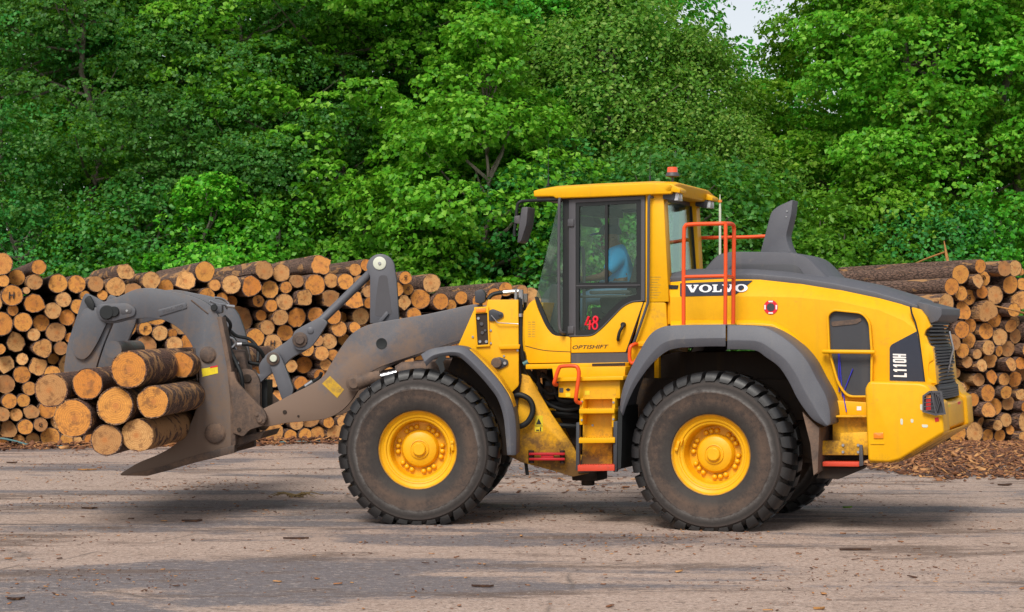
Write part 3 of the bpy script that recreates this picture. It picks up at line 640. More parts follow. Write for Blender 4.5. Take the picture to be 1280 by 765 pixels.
# steering lock bar and warning sticker
mb = MB(); mb.plate(F, [(661, 566), (706, 566), (706, 569), (661, 569)], 0.58, 0.08); mb.plate(F, [(661, 572.5), (706, 572.5), (706, 575.5), (661, 575.5)], 0.58, 0.08); mb.plate(F, [(676, 568.5), (692, 568.5), (692, 573), (676, 573)], 0.57, 0.05)
lk = part(mb, 'steering_lock_bar', 'red_bar', fr=F, bevel=0.004)
mb = MB(); mb.cyl(F.px(664, 563, 0.53), F.px(664, 579, 0.53), 0.03, seg=12); mb.cyl(F.px(703, 563, 0.53), F.px(703, 579, 0.53), 0.026, seg=12); part(mb, 'lock_bar_pins', 'dark_mud', lk, fr=F)
stk = part(MB().plate(F, [(668.5, 519.5), (678.5, 519.5), (678.5, 539.5), (668.5, 539.5)], 0.464, 0.004), 'warning_sticker', 'sticker_yellow', jp, fr=F)
mb = MB(); mb.add([F.px(x, y, 0.467) for x, y in ((670, 530.5), (677, 530.5), (673.5, 523))], [[0, 1, 2]]); mb.add([F.px(x, y, 0.467) for x, y in ((669, 532), (678, 532), (678, 532.8), (669, 532.8))], [[0, 1, 2, 3]]); mb.add([F.px(x, y, 0.467) for x, y in ((675, 534), (676.4, 534), (676.4, 539), (675, 539))], [[0, 1, 2, 3]]); mb.add([F.px(x, y, 0.467) for x, y in ((670, 537), (674, 537), (674, 538.5), (670, 538.5))], [[0, 1, 2, 3]])
part(mb, 'sticker_print', 'black_print', jp, fr=F)
part(MB().plate(F, [(655, 578), (659, 578), (661, 594), (657, 594)], 0.35, 0.06), 'hanging_strap', 'rubber', sad, fr=F)
mb = MB()
for k, (y0, y1) in enumerate(((506, 508), (519, 520), (533, 533))):
    mb.tube([F.px(668, y0 - 3, 0.18), F.px(724, y1, 0.25)], 0.045 - 0.008 * k, 8)
part(mb, 'joint_hoses', 'rubber', fr=F)
mb = MB(); mb.plate(R, [(676, 462), (728, 461), (728, 565), (716, 556), (702, 528), (690, 505), (678, 490)], 0.16, 0.3); vb = part(mb, 'joint_housing', 'dark_mud', bevel=0.02)
rv = random.Random(12)
for i in range(9):
    x0 = rv.uniform(670, 700); y0 = rv.uniform(466, 496); s_ = rv.uniform(0.2, 0.34); a = F.px(x0, y0, s_); k = rv.uniform(0.5, 1.2)
    part(MB().box(a - Vector((0.05, 0.04, 0.045)) * k, a + Vector((0.05, 0.04, 0.045)) * k), 'valve', rv.choice(('dark_mud', 'muddy_steel', 'dark_plastic')), fr=F, bevel=0.008)
for pts_ in ([(668, 462), (672, 480), (686, 492), (700, 490)], [(676, 466), (690, 478), (700, 500), (726, 500)], [(672, 470), (680, 500), (704, 512), (726, 510)]):
    part(MB().tube(cr([F.px(x, y, 0.36) for x, y in pts_], 5), 0.02, 8), 'joint_hose', 'rubber', fr=F)

# ---- lift arms and cylinders
arm = cr([(592, 380.5), (560, 387), (532, 393), (505, 397.5), (478, 402), (462, 405.5), (449, 411), (437, 420), (425, 436), (414, 454), (404, 470), (390, 480), (368, 491), (345, 503), (326, 513), (320, 522), (323, 531), (336, 533), (356, 529), (378, 527), (398, 525), (414, 521), (430, 511), (444, 494), (455, 473), (468, 462.5), (488, 454), (512, 446), (540, 437), (571, 427), (600, 418), (612, 398), (606, 384)], 4, True)
mb = MB(); mb.plate(F, arm, 0.50, 0.07); la = part(mb, 'lift_arm', 'boom_grey', fr=F, bevel=0.007); la['label'] = 'muddy grey lift arm on the door side'
mb = MB(); mb.plate(F, arm, 0.50, 0.07); mb.flip(); o_ = part(mb, 'lift_arm', 'boom_grey', fr=F, bevel=0.007); o_['label'] = 'muddy grey lift arm on the far side'
p = F.px(477, 429, 0.43); part(MB().cyl((p.x, -0.45, p.z), (p.x, 0.45, p.z), 0.13, seg=24), 'cross_tube', 'boom_grey', fr=F)
c = F.px(477, 429.5, 0.50); mb = MB(); mb.lathe(c, [(0.058, -0.01), (0.058, 0.004), (0.05, 0.004), (0.046, 0.003), (0.0, 0.003)], 24); part(mb, 'tube_hole', 'rubber', la, fr=F)
part(MB().plate(F, [(412.5, 470), (430, 487), (421.5, 497.5), (402.5, 479.5)], 0.503, 0.004), 'worn_sticker', 'sticker_worn', la, fr=F)
for x, y, r_ in ((356, 515, 2.6), (373, 520, 1.4)): part(MB().pin(F, x, y, 0.50, r_, 0.01, seg=10), 'plug', 'dark_mud', la, fr=F)
for sgn in (1, -1):
    mb = MB(); e0 = F.px(443, 479, 0.60); mb.lathe(e0, [(0.085, -0.10), (0.085, 0.03), (0.07, 0.035), (0.05, 0.05), (0.05, 0.06), (0, 0.06)], 24)
    d0, d1 = F.px(447, 478, 0.60), F.px(476, 470, 0.60)
    mb.tube([d0, d1], [0.085, 0.062], 10)
    rod = MB().cyl(F.px(472, 471.5, 0.60), F.px(500, 465, 0.60), 0.034, seg=14)
    bar = MB(); bar.tube([F.px(497, 465.5, 0.60), F.px(503, 463, 0.60), F.px(556, 459, 0.60), F.px(572, 458, 0.60)], [0.07, 0.085, 0.085, 0.06], 16)
    if sgn < 0:
        for q in (mb, rod, bar): q.flip()
    cy = part(bar, 'lift_cylinder', 'muddy_steel', fr=F, sharp=50); cy['label'] = 'muddy lift cylinder on the %s side' % ('door' if sgn > 0 else 'far')
    part(rod, 'chrome_rod', 'chrome', cy, fr=F); part(mb, 'rod_eye', 'muddy_steel', cy, fr=F)

# ---- tilt linkage
tp = []
for k in range(13):
    a = math.pi * k / 12; tp.append((475.5 + 17.6 * math.cos(a), 335 - 17.6 * math.sin(a)))
tp += [(462.5, 345), (462.5, 404), (499, 404), (495.5, 350)]
mb = MB(); mb.plate(F, tp, 0.24, 0.07); tl = part(mb, 'tilt_lever', 'link_grey', fr=F, bevel=0.006)
mb = MB(); mb.plate(F, tp, -0.02, 0.07); part(mb, 'lever_inner_plate', 'link_grey', tl, fr=F, bevel=0.006)
mb = MB(); mb.plate(F, tp[6:] + [(499, 404)], 0.17, 0.02); 
part(MB().plate(F, fil([(474, 344, 4), (484, 344, 4), (490, 392, 3), (482, 396, 2), (468.5, 395, 3), (470, 372, 4)], 3), 0.2425, 0.004), 'pressed_recess', 'frame_grey', tl, fr=F)
mb = MB(); mb.plate(F, [(472, 402), (483, 389), (486, 392), (476, 404)], 0.27, 0.03); part(mb, 'welded_lug', 'link_grey', tl, fr=F, bevel=0.004)
part(MB().pin(F, 474.5, 329, 0.24, 8.2, 0.012, seg=28), 'pivot_disc', 'pale_disc', tl, fr=F)
part(MB().pin(F, 474.5, 329, 0.252, 2.0, 0.012, seg=8), 'bolt', 'steel', tl, fr=F)
a_, b_ = F.px(474.5, 330, 0.10), F.px(378, 424, 0.10)
mb = MB(); d_ = (b_ - a_); mb.tube([a_ + d_ * 0.06, a_ + d_ * 0.12, a_ + d_ * 0.75, a_ + d_ * 0.84], [0.06, 0.045, 0.045, 0.07], 14)
mb.lathe(a_, [(0.10, -0.05), (0.10, 0.05)], 20)
clv = fil([(401, 396, 5), (410, 403, 4), (396, 425, 8), (386, 437, 8), (371, 438, 8), (364, 428, 8), (367, 414, 8), (385, 404, 6)], 6)
mb.plate(F, clv, 0.20, 0.05); mb.plate(F, clv, 0.04, 0.05); tr_ = part(mb, 'tilt_rod', 'link_grey', fr=F, bevel=0.005)
bc = fil([(326, 470, 10), (322, 458, 6), (332, 443, 8), (344, 436, 8), (362, 424, 6), (372, 412, 10), (386, 412, 10), (392, 424, 10), (384, 437, 8), (364, 447, 8), (354, 458, 4), (345, 462, 4), (332, 472, 6), (318, 486, 8), (303, 484, 8), (300, 470, 8), (312, 462, 6)], 5)
mb = MB(); mb.plate(F, bc, 0.145, 0.09); bk = part(mb, 'bell_crank', 'link_grey', fr=F, bevel=0.008)
part(MB().pin(F, 375, 424.5, 0.20, 9.5, 0.02), 'crank_pin_boss', 'muddy_steel', tr_, fr=F); part(MB().pin(F, 375, 424.5, 0.215, 6, 0.025), 'crank_pin', 'muddy_steel', tr_, fr=F)
part(MB().pin(F, 388, 413, 0.20, 4.2, 0.012), 'grease_cap', 'link_grey', tr_, fr=F)
lk2 = fil([(334, 447, 6), (338, 440, 6), (348, 441, 6), (353, 450, 6), (367, 486, 4), (364, 497, 3), (352, 499, 2), (349, 490, 3)], 4)
mb = MB(); mb.plate(F, lk2, 0.235, 0.07); o_ = part(mb, 'tilt_link', 'link_grey', fr=F, bevel=0.006)
part(MB().pin(F, 341.5, 448.5, 0.235, 8.2, 0.02), 'link_pin_boss', 'muddy_steel', o_, fr=F); part(MB().pin(F, 342, 448, 0.255, 4.6, 0.02), 'link_pin', 'pale_disc', o_, fr=F)
lk3 = fil([(292, 472, 8), (302, 460, 8), (318, 463, 8), (325, 476, 8), (325, 512, 3), (322, 520, 3), (316, 520, 3), (298, 498, 6)], 5)
mb = MB(); mb.plate(F, lk3, 0.20, 0.06); o_ = part(mb, 'grapple_link', 'muddy_steel', fr=F, bevel=0.006); part(MB().pin(F, 309, 473, 0.20, 5.5, 0.02), 'link_pin', 'dark_mud', o_, fr=F)
mb = MB(); mb.plate(F, [(327, 475), (334, 475), (334, 521), (327, 522)], 0.05, 0.3); part(mb, 'stop_block', 'rubber', o_, fr=F)
part(MB().tube(cr([F.px(366, 499, 0.3), F.px(373, 489, 0.32), F.px(383, 482, 0.34), F.px(398, 473, 0.36), F.px(402, 466, 0.38)], 5), 0.02, 8), 'tilt_hose', 'rubber', fr=F)
part(MB().cyl(F.px(382, 483, 0.345), F.px(391, 477, 0.355), 0.024, seg=8), 'tilt_hose_fitting', 'steel', fr=F)

# ---- log grapple
S_G = 0.56
cpl = cr([(120, 387), (126, 379), (150, 370), (170, 361.5), (190, 360), (212, 364), (236, 369), (256, 377), (269, 389), (276, 404), (282, 425), (288, 460), (291.5, 500), (293, 535), (293, 558), (284, 565), (262, 569), (238, 575), (212, 584), (185, 591), (151, 594), (160, 586), (176, 577), (198, 568), (218, 556), (232, 540), (242, 520), (247.5, 498), (249, 474), (246, 450), (240, 432), (230, 417), (216, 405.5), (200, 399), (182, 397.5), (160, 400), (146, 403.5), (134, 404), (124, 398)], 4, True)
mb = MB(); mb.plate(F, cpl, S_G, 0.06); gp = part(mb, 'grapple_frame', 'grapple_grey', fr=F, bevel=0.006); gp['label'] = 'grey curved side plate of the log grapple, door side'
mb = MB(); mb.plate(F, cpl, S_G, 0.06); mb.flip(); gq = part(mb, 'grapple_frame', 'grapple_grey', fr=F, bevel=0.006); gq['label'] = 'grey curved side plate of the log grapple, far side'
# bottom shoe of each tine
for g_, sg in ((gp, 1), (gq, -1)):
    mb = MB(); mb.plate(F, [(151, 594.5), (185, 588), (212, 580), (238, 571), (293, 556), (293, 566), (262, 574), (236, 580), (211, 588), (184, 595)], S_G + 0.01, 0.12)
    if sg < 0: mb.flip()
    part(mb, 'fork_shoe', 'muddy_steel', g_, fr=F, bevel=0.006)
    mb = MB(); cl = fil([(103, 372, 4), (107, 366, 3), (122, 373, 3), (133, 380, 3), (143, 392, 6), (140, 405, 8), (130, 428, 10), (121, 455, 6), (117, 475, 4), (108, 492, 6), (98, 497, 4), (82, 480, 4), (79.5, 462, 6), (84, 430, 10), (96, 395, 8)], 6)
    mb.plate(F, cl, S_G - 0.062, 0.07)
    if sg < 0: mb.flip()
    cw_ = part(mb, 'clamp_claw', 'grapple_grey', g_, fr=F, bevel=0.006)
    mb = MB(); mb.plate(F, fil([(104, 386, 6), (120, 383, 8), (134, 392, 10), (134, 402, 8), (122, 428, 8), (112, 444, 8), (104, 450.5, 6), (93, 446, 6), (90, 434, 8), (97, 402, 8)], 6), S_G - 0.02, 0.045)
    if sg < 0: mb.flip()
    part(mb, 'claw_rib', 'grapple_grey', g_, fr=F, bevel=0.006)
    mb = MB(); mb.plate(F, fil([(104, 375, 4), (112, 368, 4), (118, 380, 3), (117, 388, 3), (110, 385, 4)], 3), S_G - 0.005, 0.03)
    if sg < 0: mb.flip()
    part(mb, 'claw_lug', 'rubber', g_, fr=F, bevel=0.006)
mb = MB(); bo = fil([(122, 391, 10), (122, 381, 9), (130, 380, 8), (160, 379, 8), (170, 386, 8), (168, 395, 8), (140, 402, 8), (128, 402, 8)], 8)
mb.plate(F, bo, S_G + 0.025, 0.03); part(mb, 'pivot_boss', 'grapple_grey', gp, fr=F, bevel=0.006)
part(MB().plate(F, fil([(150, 386, 3), (164, 385, 3), (165, 391, 3), (151, 393, 3)], 3), S_G + 0.031, 0.006), 'boss_slot', 'frame_grey', gp, fr=F, bevel=0.002)
mb = MB(); mb.pin(F, 134, 390.5, S_G + 0.025, 9, 0.03); mb.pin(F, 143, 389.5, S_G + 0.025, 6.5, 0.025); part(mb, 'clamp_pivot', 'rubber', gp, fr=F)
part(MB().pin(F, 158.5, 388.5, S_G + 0.031, 1.6, 0.006, seg=8), 'bolt', 'steel', gp, fr=F)
# name plate on the upper arm
P = [(196.5, 391, 2), (233, 379.5, 2), (234, 386, 2), (198.5, 395.5, 2)]
P = [(197, 387.5, 2), (232, 378, 2), (234, 385, 2), (199, 395.5, 2)]
part(MB().plate(F, fil(P, 1.5), S_G + 0.012, 0.014), 'name_plate', 'grapple_grey', gp, fr=F, bevel=0.003)
mb = MB(); x = 0.0; L = []
for ch in 'VOLVO':
    for pg in slab(ch): L.append([(x + u, v_) for u, v_ in pg])
    x += 1.08
for pg in L: mb.add([F.px(202 + 27 * u / x, 391.5 - 7.6 * u / x - 3.6 * v_, S_G + 0.0145) for u, v_ in pg], [list(range(len(pg)))])
part(mb, 'plate_lettering', 'frame_grey', gp, fr=F)
for x, y, r_, nm, mt in ((268, 384.5, 4.2, 'upper_pin', 'rubber'), (260, 443.5, 9.3, 'middle_pin', 'muddy_steel'), (269, 541.5, 12, 'lower_pin', 'muddy_steel')):
    part(MB().pin(F, x, y, S_G, r_, 0.03, seg=24), nm, mt, gp, fr=F)
    if nm != 'upper_pin': part(MB().pin(F, x, y, S_G, r_ * 1.12, 0.012, seg=24), 'pin_collar', 'muddy_steel', gp, fr=F)
part(MB().plate(F, [(252, 461), (272, 457.5), (272.5, 466.5), (253, 471)], S_G + 0.003, 0.004), 'yellow_sticker', 'sticker_yellow', gp, fr=F)
part(MB().plate(F, [(262.5, 458.5), (272, 456.8), (272, 458.4), (262.6, 460.2)], S_G + 0.005, 0.003), 'sticker_red_edge', 'red_print', gp, fr=F)
mb = MB()
for (x, y, r_) in ((260, 443.5, 0.09), (269, 541.5, 0.10)):
    p = F.px(x, y, S_G); part(MB().cyl((p.x, -S_G + 0.03, p.z), (p.x, S_G - 0.03, p.z), r_, seg=20), 'frame_cross_tube', 'muddy_steel', gp, fr=F)
part(MB().plate(F, fil([(262, 380), (277, 381), (277, 391), (266, 393)], 2), S_G - 0.06, 0.10), 'pin_block', 'grapple_grey', gp, fr=F, bevel=0.006)
part(MB().plate(F, [(271, 396), (277, 396), (283, 425), (289, 460), (293, 500), (294.5, 556), (288.5, 558), (287.5, 500), (283.5, 460), (277, 425)], S_G + 0.004, 0.2), 'edge_flange', 'muddy_steel', gp, fr=F, bevel=0.006)
p = F.px(129, 437, S_G - 0.06); part(MB().cyl((p.x - 0.1, -S_G + 0.08, p.z), (p.x - 0.1, S_G - 0.08, p.z), 0.09, seg=24), 'claw_cross_tube', 'grapple_grey', gp, fr=F)
# rear wall of the frame that the linkage is pinned to
mb = MB(); mb.plate(F, [(276, 460), (288, 460), (296, 540), (293, 558), (262, 566), (280, 540)], S_G - 0.07, 2 * (S_G - 0.07)); part(mb, 'frame_back_wall', 'muddy_steel', gp, fr=F, bevel=0.006)
br = fil([(286, 466, 3), (292, 464, 4), (296, 478, 6), (330, 513, 5), (334, 522, 6), (330, 532, 6), (312, 537, 4), (304, 546, 3), (290, 541, 3), (292, 520, 4), (288, 492, 4)], 4)
mb = MB(); mb.plate(F, br, 0.585, 0.06); b1 = part(mb, 'hinge_bracket', 'muddy_steel', gp, fr=F, bevel=0.006)
mb = MB(); mb.plate(F, br, 0.585, 0.06); mb.flip(); part(mb, 'hinge_bracket', 'muddy_steel', gq, fr=F, bevel=0.006)
mb = MB(); mb.plate(F, fil([(317, 517, 4), (322, 514, 4), (332, 522, 5), (331, 529, 5), (324, 530, 5), (319, 523, 4)], 4), 0.605, 0.02); mb.pin(F, 321, 518.5, 0.605, 2.2, 0.01, seg=10); mb.pin(F, 324.5, 525, 0.605, 3.4, 0.012, seg=14); part(mb, 'hinge_pin', 'muddy_steel', gp, fr=F, bevel=0.003)
part(MB().pin(F, 299, 537, 0.585, 2.8, 0.012, seg=12), 'plug', 'dark_mud', gp, fr=F)
# bottom scoop seen behind the hinge
mb = MB(); mb.plate(F, [(280, 556), (300, 546), (330, 540), (326, 548), (300, 556), (275, 566)], 0.45, 0.9); part(mb, 'frame_floor', 'muddy_steel', gp, fr=F, bevel=0.005)
# far-side fittings and hoses between the plates
mb = MB()
for hx in ([(268, 372, .45), (276, 373, .4), (282, 376, .36), (286, 380, .34)], [(262, 376, .5), (272, 380, .45), (281, 381, .40), (284, 386, .36)], [(277, 420, .35), (290, 423, .30), (294, 430, .28), (285, 436, .3), (276, 430, .35)], [(276, 424, .45), (284, 433, .42), (291, 445, .40), (298, 455, .42)]):
    part(MB().tube(cr([F.px(x, y, s_) for x, y, s_ in hx], 5), 0.012, 8), 'steel_pipe', 'steel', gp, fr=F)
mb = MB()
for hx in ([(302, 430, .25), (314, 431, .22), (324, 437, .18), (330, 448, .12), (326, 458, .1)], [(287, 436, .40), (296, 455, .42), (302, 470, .43), (303.5, 490, .40)]):
    part(MB().tube(cr([F.px(x, y, s_) for x, y, s_ in hx], 6), 0.022, 8), 'grapple_hose', 'rubber', gp, fr=F)
mb = MB(); mb.cyl(F.px(296, 430.5, .26), F.px(309, 430, .23), 0.022, seg=8); mb.cyl(F.px(281, 382, .38), F.px(293, 383.5, .34), 0.018, seg=8); part(mb, 'hose_ends', 'steel', gp, fr=F)
mb = MB(); mb.tube([F.px(276, 445, 0.2), F.px(300, 445, 0.15), F.px(306, 470, 0.1)], [0.075, 0.085, 0.06], 14); part(mb, 'clamp_cylinder', 'muddy_steel', gp, fr=F)

# more of the mechanism between the grapple plates
for hx in ([(280, 395, .2), (288, 405, .15), (286, 420, .1), (294, 440, .1), (300, 462, .15)], [(276, 405, -.1), (286, 412, -.1), (296, 420, -.15), (312, 424, -.2), (322, 436, -.2), (322, 452, -.15)], [(280, 430, .1), (290, 448, .08), (288, 470, .1), (296, 490, .2)], [(284, 410, -.3), (300, 436, -.3), (310, 452, -.3), (326, 456, -.25)]):
    part(MB().tube(cr([F.px(x, y, s_) for x, y, s_ in hx], 6), 0.019, 8), 'grapple_hose', 'rubber', gp, fr=F)
part(MB().plate(F, fil([(278, 425, 3), (298, 428, 4), (304, 446, 4), (300, 462, 4), (282, 466, 3)], 3), 0.05, 0.35), 'rotator_block', 'muddy_steel', gp, fr=F, bevel=0.02)
for x, y, s_ in ((284, 432, .06), (294, 436, .06), (290, 452, .06), (298, 452, .06)): part(MB().pin(F, x, y, s_, 2.6, 0.03, seg=10), 'hose_port', 'steel', gp, fr=F)
for x0, y0, x1, y1 in ((236, 372, 262, 390), (240, 432, 249, 474), (262, 569, 293, 560)):
    part(MB().tube([F.px(x0 + 3, y0 + 3, S_G + 0.002), F.px(x1 - 2, y1 + 2, S_G + 0.002)], 0.008, 6), 'weld_bead', 'muddy_steel', gp, fr=F)
# ---- cab
S_D = 0.72
mb = MB()
mb.plate(R, fil([(668.5, 374, 2), (672, 386, 8), (682, 408, 10), (691, 419.5, 6), (713, 421, 0.5), (713, 453, 0.5), (660, 454, 3), (656, 436, 3), (655, 390, 8), (662, 378, 4)], 2), S_D, 0.08)
mb.plate(R, [(807, 243), (829, 242), (831.5, 290), (836, 377), (807, 377.5)], S_D, 0.16)
mb.plate(R, fil([(804.5, 378), (832, 378, 3), (834, 412), (820, 428), (806, 454), (785, 454)], 1), S_D, 0.10)
mb.mirror()
mb.plate(R, [(660, 446), (800, 443), (800, 453), (660, 455)], S_D - 0.09, 2 * (S_D - 0.09))                    # floor
A = R.px(816, 352, 0.6).x; mb.box((A - 0.05, -0.55, 1.35), (A + 0.0, 0.55, R.px(830, 345, 0.6).z))               # wall behind the seat
p0, p1 = R.px(657, 452, S_D - 0.09), R.px(668, 378, S_D - 0.09)
mb.loft([[Vector((p0.x, s_, p0.z)), Vector((p0.x - 0.05, s_, p0.z)), Vector((p1.x - 0.1, s_, p1.z)), Vector((p1.x - 0.02, s_, p1.z))] for s_ in (S_D - 0.085, -S_D + 0.085)])
cab = part(mb, 'cab_body', 'yellow_paint', bevel=0.012, seg=2)
part(MB().plate(R, fil([(834.5, 361, 1), (846.5, 361.5, 1), (846, 402, 3), (834.5, 406, 2)], 1), 0.68, 0.3), 'side_locker', 'yellow_paint', cab, bevel=0.012)
part(MB().plate(R, [(833, 356), (847, 356.5), (847, 361.5), (833, 360.5)], 0.69, 0.3), 'locker_seal', 'rubber', cab)
part(MB().plate(R, [(714, 441.5), (792, 440.5), (786, 454), (714, 454.5)], S_D - 0.004, 0.08), 'door_sill', 'frame_grey', cab)
sml = cr([(656.5, 432), (680, 437.5), (713, 439.5)], 4); part(MB().plate(R, sml + [(x, y + 0.8) for x, y in sml[::-1]], S_D + 0.002, 0.004), 'panel_seam', 'rubber', cab)
# printed notes on the yellow panels
mb = MB()
for k in range(7):
    for q in range(2): mb.add([R.px(x, y, S_D + 0.002) for x, y in ((660 + q * 5, 402 + k * 3), (663.5 + q * 5.5, 402 + k * 3), (663.5 + q * 5.5, 403.2 + k * 3), (660 + q * 5, 403.2 + k * 3))], [[0, 1, 2, 3]])
for k in range(9):
    mb.add([R.px(x, y, S_D + 0.002) for x, y in ((813, 346 + k * 3.2), (826 - (k % 3) * 2, 346 + k * 3.2), (826 - (k % 3) * 2, 346.8 + k * 3.2), (813, 346.8 + k * 3.2))], [[0, 1, 2, 3]])
part(mb, 'printed_notes', 'sticker_worn', cab)
# glass and black posts beside the door
gw = [(698.5, 252), (706, 251), (706, 418.5), (692, 417.5), (684, 405), (676, 387), (669.5, 373)]
part(MB().plate(R, gw, S_D - 0.02, 0.008), 'front_side_pane', 'glass', cab)
be = cr([(668, 371), (673, 386), (682.5, 408), (691, 419), (706, 420.5)], 4)
mb = MB(); mb.plate(R, be + [(706, 417), (693, 415), (686, 405), (678.5, 387), (671.5, 371)], S_D - 0.005, 0.03); mb.plate(R, [(703.5, 250), (711.5, 249.5), (711.5, 421), (703.5, 420)], S_D - 0.005, 0.06)
part(mb, 'window_seal', 'rubber', cab)
fp = [R.px(669.5, 373, S_D - 0.02), R.px(698.5, 251, S_D - 0.02)]
mb = MB(); mb.loft([[Vector((p.x, s_, p.z)), Vector((p.x - 0.008, s_, p.z))] for s_ in (S_D - 0.025,) for p in fp] and [[Vector((fp[0].x, s_, fp[0].z)), Vector((fp[1].x, s_, fp[1].z)), Vector((fp[1].x - 0.008, s_, fp[1].z)), Vector((fp[0].x - 0.008, s_, fp[0].z))] for s_ in (S_D - 0.025, -S_D + 0.025)])
part(mb, 'windscreen', 'glass', cab)
mb = MB(); mb.plate(R, gw, S_D - 0.02, 0.008); mb.flip(); part(mb, 'front_side_pane', 'glass', cab)
part(MB().tube([R.px(691, 298, 0.45) + Vector((-0.03, 0, 0)), R.px(684, 345, 0.25) + Vector((-0.03, 0, 0))], 0.01, 6), 'wiper', 'rubber', cab)
ra, rb = R.px(827, 250, 0.56), R.px(834, 350, 0.56)
mb = MB(); mb.loft([[Vector((p.x, s_, p.z)) for p in (ra, rb)] + [Vector((p.x - 0.008, s_, p.z)) for p in (rb, ra)] for s_ in (0.57, -0.57)]); part(mb, 'rear_pane', 'glass', cab)
mb = MB()
for s_ in (0.555, -0.575): mb.loft([[Vector((p.x - 0.02, q, p.z)) for p in (ra, rb)] + [Vector((p.x + 0.02, q, p.z)) for p in (rb, ra)] for q in (s_, s_ + 0.03)])
part(mb, 'rear_window_seal', 'rubber', cab)
fpn = [(716, 252), (806, 248), (806, 376), (716, 415)]
mb = MB(); mb.plate(R, [(723, 257), (796, 253), (796, 370), (723, 412)], S_D - 0.02, 0.008); mb.flip(); part(mb, 'far_side_pane', 'glass', cab)
mb = MB(); mb.ring(R, [(711, 249), (806, 244), (806, 377), (711, 421)], [(723, 257), (796, 253), (796, 370), (723, 412)], S_D, 0.05); mb.flip(); part(mb, 'far_side_frame', 'frame_grey', cab)
mb = MB(); mb.plate(R, [(711, 421), (806, 377), (806, 454), (711, 454)], S_D, 0.05); mb.flip(); part(mb, 'far_side_panel', 'yellow_paint', cab)
part(MB().box((R.px(800, 440, 0).x, -S_D + 0.055, 1.75), (R.px(716, 440, 0).x, -S_D + 0.062, 2.18)), 'far_door_lining', 'interior_grey', cab)
# roof
mb = MB()
rt = [(666.5, 238.5), (690, 234.5), (740, 231.5), (812, 228.5), (838, 229.5), (843, 231)]
rl = [(667, 246), (691.5, 245.5), (694, 248), (740, 246.5), (820, 243), (839, 242.5)]
A = [R.px(x, y, 0.79) for x, y in rt] ; B = [R.px(x, y, 0.79) for x, y in rl]
ol = A + B[::-1]
sh = lambda s_, k: [Vector((p.x, s_, p.z + (k if i < len(A) else 0))) for i, p in enumerate(ol)]
mb.loft([sh(0.79, 0), sh(0.6, 0.03), sh(-0.6, 0.03), sh(-0.79, 0)]); roof = part(mb, 'cab_roof', 'yellow_paint', bevel=0.014, seg=3)
mb = MB(); mb.plate(R, [(670, 246), (800, 246), (822, 243), (822, 250), (716, 253), (672, 250)], 0.70, 1.40); part(mb, 'roof_lining', 'frame_grey', roof)
for sg in (1, -1):
    mb = MB(); mb.plate(R, fil([(818, 230, 1), (838, 229.5, 4), (850, 236, 2), (849.5, 241, 1), (838, 239.5, 1), (820, 240, 1)], 1), 0.79, 0.26)
    if sg < 0: mb.flip()
    part(mb, 'roof_corner', 'yellow_paint', roof, bevel=0.01)
    mb = MB(); mb.plate(R, fil([(829, 239.5, 1), (845, 241, 1), (843, 251, 2), (828, 248.5, 2)], 1), 0.74, 0.20)
    if sg < 0: mb.flip()
    part(mb, 'roof_work_lamp', 'dark_plastic', roof, bevel=0.006)
    p = R.px(846, 244.5, 0.74); mb = MB()
    for q in (0.738, 0.64): mb.box((p.x - 0.012, q - 0.085, p.z - 0.048), (p.x + 0.03, q, p.z + 0.03))
    if sg < 0: mb.flip()
    part(mb, 'lamp_glass', 'clear_lens', roof, bevel=0.004)
c = R.px(840.5, 229, 0.45); mb = MB(); mb.lathe(c, [(0.012, -0.02), (0.012, 0.06), (0.03, 0.06), (0.072, 0.07), (0.072, 0.078), (0.058, 0.105), (0.056, 0.108)], 20, axis='Z'); part(mb, 'beacon_base', 'frame_grey', roof)
part(MB().lathe(c, [(0.054, 0.109), (0.052, 0.158), (0.048, 0.162), (0.0, 0.162)], 20, axis='Z'), 'beacon_lens', 'beacon_lens', roof)
part(MB().cyl(R.px(845, 245, 0.5), R.px(846, 246, -0.5), 0.014, seg=8), 'lamp_rail', 'steel', roof)
for x, y0, y1, s_ in ((685.5, 233, 176, 0.2), (812.5, 229, 190, 0.0)):
    mb = MB(); mb.tube([R.px(x, y0, s_), R.px(x, y0 - 9, s_), R.px(x, y0 - 10, s_), R.px(x, y1, s_)], [0.012, 0.010, 0.0035, 0.002], 6); part(mb, 'aerial', 'rubber', roof)
# door
dp = fil([(714, 421.5, 0.5), (741, 420.5, 6), (753, 411, 8), (779, 383.5, 8), (790, 378, 6), (804, 377.5, 1), (782, 440, 1), (714, 441, 1)], 2)
door = part(MB().plate(R, dp, S_D + 0.004, 0.06), 'door', 'yellow_paint', bevel=0.012, seg=3)
dg = [(804.5, 378), (782.5, 440)]; part(MB().plate(R, [(803.8, 378), (805, 378), (783, 440.5), (781.8, 440.5)], S_D + 0.0065, 0.01), 'door_gap', 'rubber', door)
O = fil([(711, 249.5, 1), (806, 244.5, 1), (806, 376.5, 1), (790, 377.5, 5), (779, 383, 6), (752.5, 410.5, 6), (741, 420, 6), (711, 421, 1)], 1, 3)
M = fil([(719.5, 253.5, 1), (801, 249.5, 1), (801, 375, 1), (789.5, 376, 5), (778, 381.8, 6), (751.5, 409, 6), (740.3, 418.6, 6), (719.5, 419.5, 1)], 1, 3)
I2 = fil([(724, 258, 1), (795.5, 254, 1), (795.5, 368, 1), (787, 370, 5), (774, 376.5, 6), (747.5, 403, 6), (737.5, 411.8, 6), (723.5, 413, 1)], 1, 3)
part(MB().ring(R, O, M, S_D + 0.012, 0.06), 'door_frame', 'frame_grey', door, bevel=0.004)
